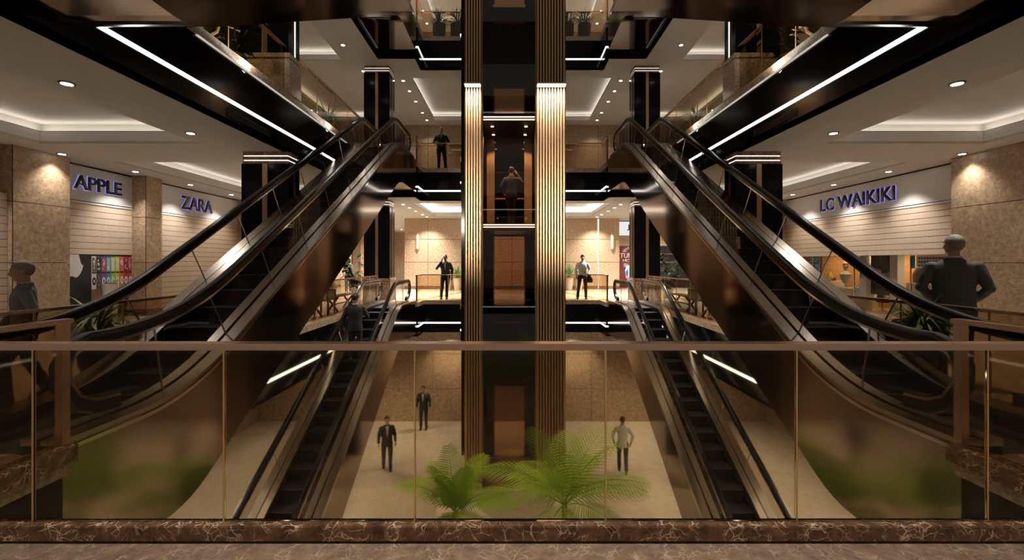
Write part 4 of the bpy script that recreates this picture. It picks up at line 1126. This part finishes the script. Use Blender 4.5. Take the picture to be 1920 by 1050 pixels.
# ------------------------------------------------------------------ plants
def foliage(mb, c, n, ln, w, spread=1.0, droop=.9, rise=.5, seed=0, r0=.04, h0=.0, h1=.0):
    rnd = random.Random(seed)
    for i in range(n):
        a = rnd.uniform(0, 2 * PI); el = rnd.uniform(rise - .45, rise + .75)
        d = Vector((math.cos(a) * math.cos(el) * spread, math.sin(a) * math.cos(el) * spread, math.sin(el)))
        mb.leaf(Vector(c) + Vector((math.cos(a) * r0, math.sin(a) * r0, rnd.uniform(h0, h1))), d, (0, 0, 1), ln * rnd.uniform(.65, 1.15), w * rnd.uniform(.7, 1.2), droop * rnd.uniform(.5, 1.4))
def potted_plant(label, loc, pot_r, pot_h, n, ln, w, potm='pot', leafm='leaf', square=False, seed=1, ribbed=False, group=None, droop=.9, rise=.55, h1=.3, name='potted_plant'):
    x, y, z = loc; t = thing(name, label, 'plant', loc, group=group)
    b = MB()
    if square:
        b.box(x - pot_r, x + pot_r, y - pot_r, y + pot_r, z + .003, z + pot_h)
        po = b.build('planter', M[potm], t, bevel=.01)
    else:
        if ribbed:
            seg = 48; R = []
            for zz, rr in ((.003, .80), (.05, .86), (pot_h * .6, .98), (pot_h, 1.0)):
                R.append([b.bm.verts.new((x + pot_r * rr * (1 - .05 * (k % 2)) * math.cos(2*PI*k/seg), y + pot_r * rr * (1 - .05 * (k % 2)) * math.sin(2*PI*k/seg), z + zz)) for k in range(seg)])
            for a, c in zip(R, R[1:]):
                for k in range(seg): b.face([a[k], a[(k+1) % seg], c[(k+1) % seg], c[k]])
            b.face(R[0][::-1]); b.face(R[-1]); po = b.build('planter', M[potm], t)
        else:
            b.lathe([(pot_r * .68, .003), (pot_r * .72, .03), (pot_r * .93, pot_h * .6), (pot_r, pot_h - .03), (pot_r * 1.03, pot_h), (pot_r * .9, pot_h - .005)], loc, 24); po = b.build('planter', M[potm], t, smooth=True)
    MB().lathe([(pot_r * .82, pot_h - .01), (pot_r * .80, pot_h + .012)], loc, 16).build('soil', M['soil'], po)
    f = MB(); foliage(f, (x, y, z + pot_h), n, ln, w, 1.0, droop, rise, seed, pot_r * .4, 0, h1); f.build('foliage', M[leafm], t, recalc=False)
    return t

def tree_plant(label, loc, h, potm='pot', seed=3, spread=.55):
    x, y, z = loc; t = thing('potted_tree', label, 'plant', loc); rnd = random.Random(seed)
    po = MB().lathe([(.17, .003), (.24, .3), (.25, .42), (.22, .42)], loc, 20).build('planter', M[potm], t, smooth=True)
    st = MB(); lf = MB()
    for k in range(5):
        a = rnd.uniform(0, 2*PI); p = [Vector((x, y, z + .4))]
        for j in range(4): p.append(p[-1] + Vector((math.cos(a) * spread * .25, math.sin(a) * spread * .25, (h - .5) / 4 * (.6 + .1 * k))))
        st.tube(p, [.02, .018, .015, .012, .008], 6)
        for j, q in enumerate(p[1:]):
            for m_ in range(9):
                b_ = rnd.uniform(0, 2*PI); lf.leaf(q + Vector((0, 0, rnd.uniform(-.2, .1))), (math.cos(b_), math.sin(b_), rnd.uniform(-.1, .7)), (0, 0, 1), rnd.uniform(.2, .34), rnd.uniform(.10, .16), 1.1)
    st.build('stems', M['stem'], t); lf.build('foliage', M['leaf_dark'], t, recalc=False)
    return t

def palm(label, loc, trunk_h, n, ln, seed=5, up=.75, pot=True):
    x, y, z = loc; t = thing('palm', label, 'plant', loc, group='palms on the floor below'); rnd = random.Random(seed)
    MB().lathe([(.30, .003), (.40, .45), (.42, .5), (.37, .5)], loc, 22).build('planter', M['pot'], t, smooth=True)
    tr = MB(); tr.tube([(x, y, z + .45), (x + .03, y, z + .45 + trunk_h * .5), (x, y, z + .45 + trunk_h)], [.07, .055, .05], 8); tr.build('trunk', M['stem'], t)
    top = Vector((x, y, z + .45 + trunk_h))
    for i in range(n):
        a = 2 * PI * i / n + rnd.uniform(-.25, .25); el = rnd.uniform(up - .55, up + .55)
        d = Vector((math.cos(a) * math.cos(el), math.sin(a) * math.cos(el), math.sin(el))); p = top.copy(); pts = [p.copy()]; L_ = ln * rnd.uniform(.8, 1.1); S_ = 14
        f = MB()
        for k in range(S_):
            d = (d + Vector((0, 0, -1)) * 1.25 / S_).normalized(); q = p + d * L_ / S_; pts.append(q.copy())
            side = d.cross(Vector((0, 0, 1))).normalized(); upv = side.cross(d)
            for m_ in (0, .5):
                tt = (k + m_) / S_; ll = L_ * .36 * math.sin(PI * min(.97, .15 + .80 * tt)) + .03; bp = p.lerp(q, m_)
                if tt > .1:
                    for sg in (-1, 1): f.leaf(bp, side * sg * .9 + d * .75 + upv * .12, upv, ll, .027, .45, 3)
            p = q
        f.tube(pts, [.013 * (1 - .8 * k / S_) for k in range(S_ + 1)], 5)
        f.build('frond', M['leaf_palm'], t, recalc=False)
    return t

# beside the railings of this floor
potted_plant('broad green potted plant behind the railing near the man in profile', (-5.42, 5.75, 0), .20, .45, 260, .46, .036, 'pot_dark', seed=11, h1=.42, droop=1.2, rise=.4)
potted_plant('broad green potted plant behind the railing in front of the man in charcoal suit', (5.33, 5.75, 0), .18, .45, 280, .48, .036, 'pot_dark', seed=12, h1=.42, droop=1.2, rise=.4)
potted_plant('white pot with a few short leaves below the player poster', (-10.6, 11.62, 0), .17, 0.98, 9, .16, .06, 'pot', seed=14, h1=.05)
for s, sd in ((-1, 'left'), (1, 'right')):
    # bench with crossed legs, planter box on a stand, dark tree in the side gallery
    x = s * 5.55
    for i, (ya, yb) in enumerate(((11.3, 12.6), (13.5, 15.0))):
        t = thing('bench', 'dark bench with crossed legs by the %s gallery railing, %s the planter box' % (sd, ['before', 'behind'][i]), 'bench', (x, (ya + yb) / 2, 0), group='benches by the railings')
        b = MB()
        for k in range(3): b.box(x - .17 + k * .12, x - .07 + k * .12, ya, yb, .45, .49)
        b.build('seat', M['darkwood'], t)
        for yy in (ya + .12, yb - .12):
            b = MB()
            for sg in (-1, 1):
                b.prism([(x + sg * .19, .003), (x + sg * .13, .003), (x - sg * .19, .45), (x - sg * .13, .45)], 1, yy - .025, yy + .025)
            b.build('crossed_legs', M['darkwood'], t)
        b = MB(); b.tube([(x, ya + .12, .22), (x, yb - .12, .22)], .018, 6); b.build('stretcher', M['darkwood'], t)
    t = thing('planter_stand', 'dark planter box with gold square badge by the %s gallery railing' % sd, 'planter', (x, 13.0, 0))
    MB().box(x - .24, x + .24, 12.75, 13.30, .42, .74).build('planter_box', M['darkwood'], t, bevel=.01)
    for dx in (-.2, .2):
        for yy in (12.8, 13.25): MB().box(x + dx - .025, x + dx + .025, yy - .025, yy + .025, .003, .42).build('leg', M['darkwood'], t)
    bd = MB().box(x - .17, x + .17, 12.72, 12.75, .40, .74).build('badge', mat('gold badge', (.60, .42, .16), .35, .6), t)
    b = MB(); b.box(x - .075, x + .075, 12.71, 12.72, .50, .60); b.strip([(x + .05 * math.cos(PI * k / 8), .60 + .05 * math.sin(PI * k / 8)) for k in range(9)], [(x + .075 * math.cos(PI * k / 8), .60 + .075 * math.sin(PI * k / 8)) for k in range(9)], 1, 12.71, 12.72)
    b.build('badge_mark', M['black'], bd)
    f = MB(); foliage(f, (x, 13.02, .74), 90, .40, .035, 1, .9, .6, 21 + s, .12, 0, .12); f.build('foliage', M['leaf'], t, recalc=False)
    tree_plant('dark leafy tree in a pale pot deep in the %s gallery behind the railing' % sd, (s * 6.55, 18.6, 0), 2.1, seed=30 + s)
    # pots by the back wall behind the men
for k, (x, y) in enumerate(((-2.96, 24.0), (-3.50, 24.1), (3.10, 24.0), (3.64, 24.1))):
    potted_plant('tall pale planter with a bushy plant by the back wall, %s of the lift' % ['just left', 'further left', 'just right', 'further right'][k], (x, y, 0), .25, .68, 80, .5, .045, 'pot', seed=40 + k, rise=.9, group='planters by the back wall')
# upper galleries
for k, x in enumerate((-3.02, -2.28, 2.30, 3.0)):
    potted_plant('ribbed dark planter with spiky plant on the top gallery, %s of the lift' % ['outer left', 'inner left', 'inner right', 'outer right'][k], (x, 18.25, 2 * F), .27, .78, 90, .42, .034, 'pot_dark', seed=50 + k, ribbed=True, group='planters on the topmost gallery', rise=.7)
    if k in (0, 3):
        pass
for s, sd in ((-1, 'left'), (1, 'right')):
    potted_plant('box planter with an arching plant on the upper %s gallery beyond its pier' % sd, (s * 5.45, 13.0, F), .20, .30, 70, .55, .035, 'warmwood', seed=60 + s, square=True, droop=1.2)
    tree_plant('dark tree in a pot on the upper %s gallery before its column' % sd, (s * 5.65, 8.9, F), 1.7, 'pot_dark', seed=70 + s)
    t = thing('lounge_chair', 'white framed lounge chair with curved legs on the upper %s gallery' % sd, 'chair', (s * 5.6, 7.5, F))
    for q in (-.26, .26):
        b = MB(); pts = [(s * 5.6 + q, 7.05, F + .02), (s * 5.6 + q, 7.2, F + .22), (s * 5.6 + q, 7.45, F + .30), (s * 5.6 + q, 7.75, F + .22), (s * 5.6 + q, 7.95, F + .40), (s * 5.6 + q, 8.1, F + .8)]
        b.tube(pts, .028, 8); b.tube([(s * 5.6 + q, 7.75, F + .22), (s * 5.6 + q, 7.9, F + .02)], .028, 8); b.build('curved_frame', M['white'], t, smooth='all')
    MB().box(s * 5.6 - .26, s * 5.6 + .26, 7.2, 7.8, F + .29, F + .36).build('seat', M['black'], t, bevel=.02)
    MB(Matrix.Translation((s * 5.6, 7.9, F + .36)) @ Matrix.Rotation(-.25, 4, 'X')).box(-.26, .26, -.03, .03, 0, .5).build('backrest', M['black'], t, bevel=.02)
# palms on the floor below
palm('left palm on the floor below, in front of the lift', (-1.12, 8.6, -F), 1.5, 17, 1.25, 81, .95)
palm('taller palm on the floor below, right of the left palm', (1.0, 8.4, -F), 1.75, 17, 1.75, 82, .85)

# ------------------------------------------------------------------ light, camera, view
w = bpy.data.worlds.new('hall'); SC.world = w; w.use_nodes = True
w.node_tree.nodes['Background'].inputs['Color'].default_value = (1, .84, .68, 1)
w.node_tree.nodes['Background'].inputs['Strength'].default_value = .22
# unseen lamps added under the galleries to brighten the floor below
for s in (-1, 1):
    for i, y in enumerate((8, 12, 16)):
        downlight(s * 6.2, y, CEIL, 'added unseen downlight under this floor on the %s, %s from the camera' % ('left' if s < 0 else 'right', ORD[i]), 'added downlights of the floor below', 520, 130)
for i, x in enumerate((-2.6, 2.6)):
    downlight(x, 18.3, CEIL, 'added unseen downlight under the far landing, %s of the lift' % ['left', 'right'][i], 'added downlights of the floor below', 420, 110)

for i, x in enumerate((-2.4, -.8, .8, 2.4)):
    downlight(x, 1.75, F + CEIL, 'downlight over the near railing, %s from the left' % ORD[i], 'downlights over the near railing', 200, 120)
for s in (-1, 1):   # lamps added out of view to brighten the ribbed pillars
    t = thing('added_pillar_spot', 'added unseen spot lamp under the near ceiling aimed at the %s ribbed pillar' % ('left' if s < 0 else 'right'), 'spot light', (s * 3.1, 2.3, F + CEIL), group='added spot lamps for the pillars')
    MB().tube([(s * 3.1, 2.3, F + CEIL), (s * 3.1, 2.3, F + CEIL - .08)], .015, 8).tube([(s * 3.1, 2.2, F + CEIL - .10), (s * 3.1, 2.36, F + CEIL - .10)], .05, 12).build('lamp_body', M['black'], t)
    tgt = Vector((-1.16 if s < 0 else 1.17, 13.2, 3.2)); src = Vector((s * 3.1, 2.42, F + CEIL - .10))
    light('SPOT', src, 2600, (1, .86, .66), t, .03, rot=(tgt - src).to_track_quat('-Z', 'Y').to_euler(), angle=26, blend=.8)

cam = bpy.data.cameras.new('camera'); co = bpy.data.objects.new('camera', cam); COL.objects.link(co); SC.camera = co
co.location = (0, 0, 1.55); co.rotation_euler = (PI / 2, 0, 0)
cam.sensor_fit = 'HORIZONTAL'; cam.sensor_width = 36; cam.lens = 36 * 825 / 1920; cam.shift_y = -34 / 1920; cam.clip_start = .05
SC.view_settings.view_transform = 'Standard'; SC.view_settings.look = 'None'; SC.view_settings.gamma = 1; SC.view_settings.exposure = 0.15
SC.view_settings.use_curve_mapping = False
cy = SC.cycles
cy.use_denoising = True; cy.max_bounces = 9; cy.diffuse_bounces = 3; cy.glossy_bounces = 5; cy.transmission_bounces = 6; cy.transparent_max_bounces = 24
cy.caustics_reflective = False; cy.caustics_refractive = False; cy.sample_clamp_indirect = 4.0; cy.sample_clamp_direct = 0
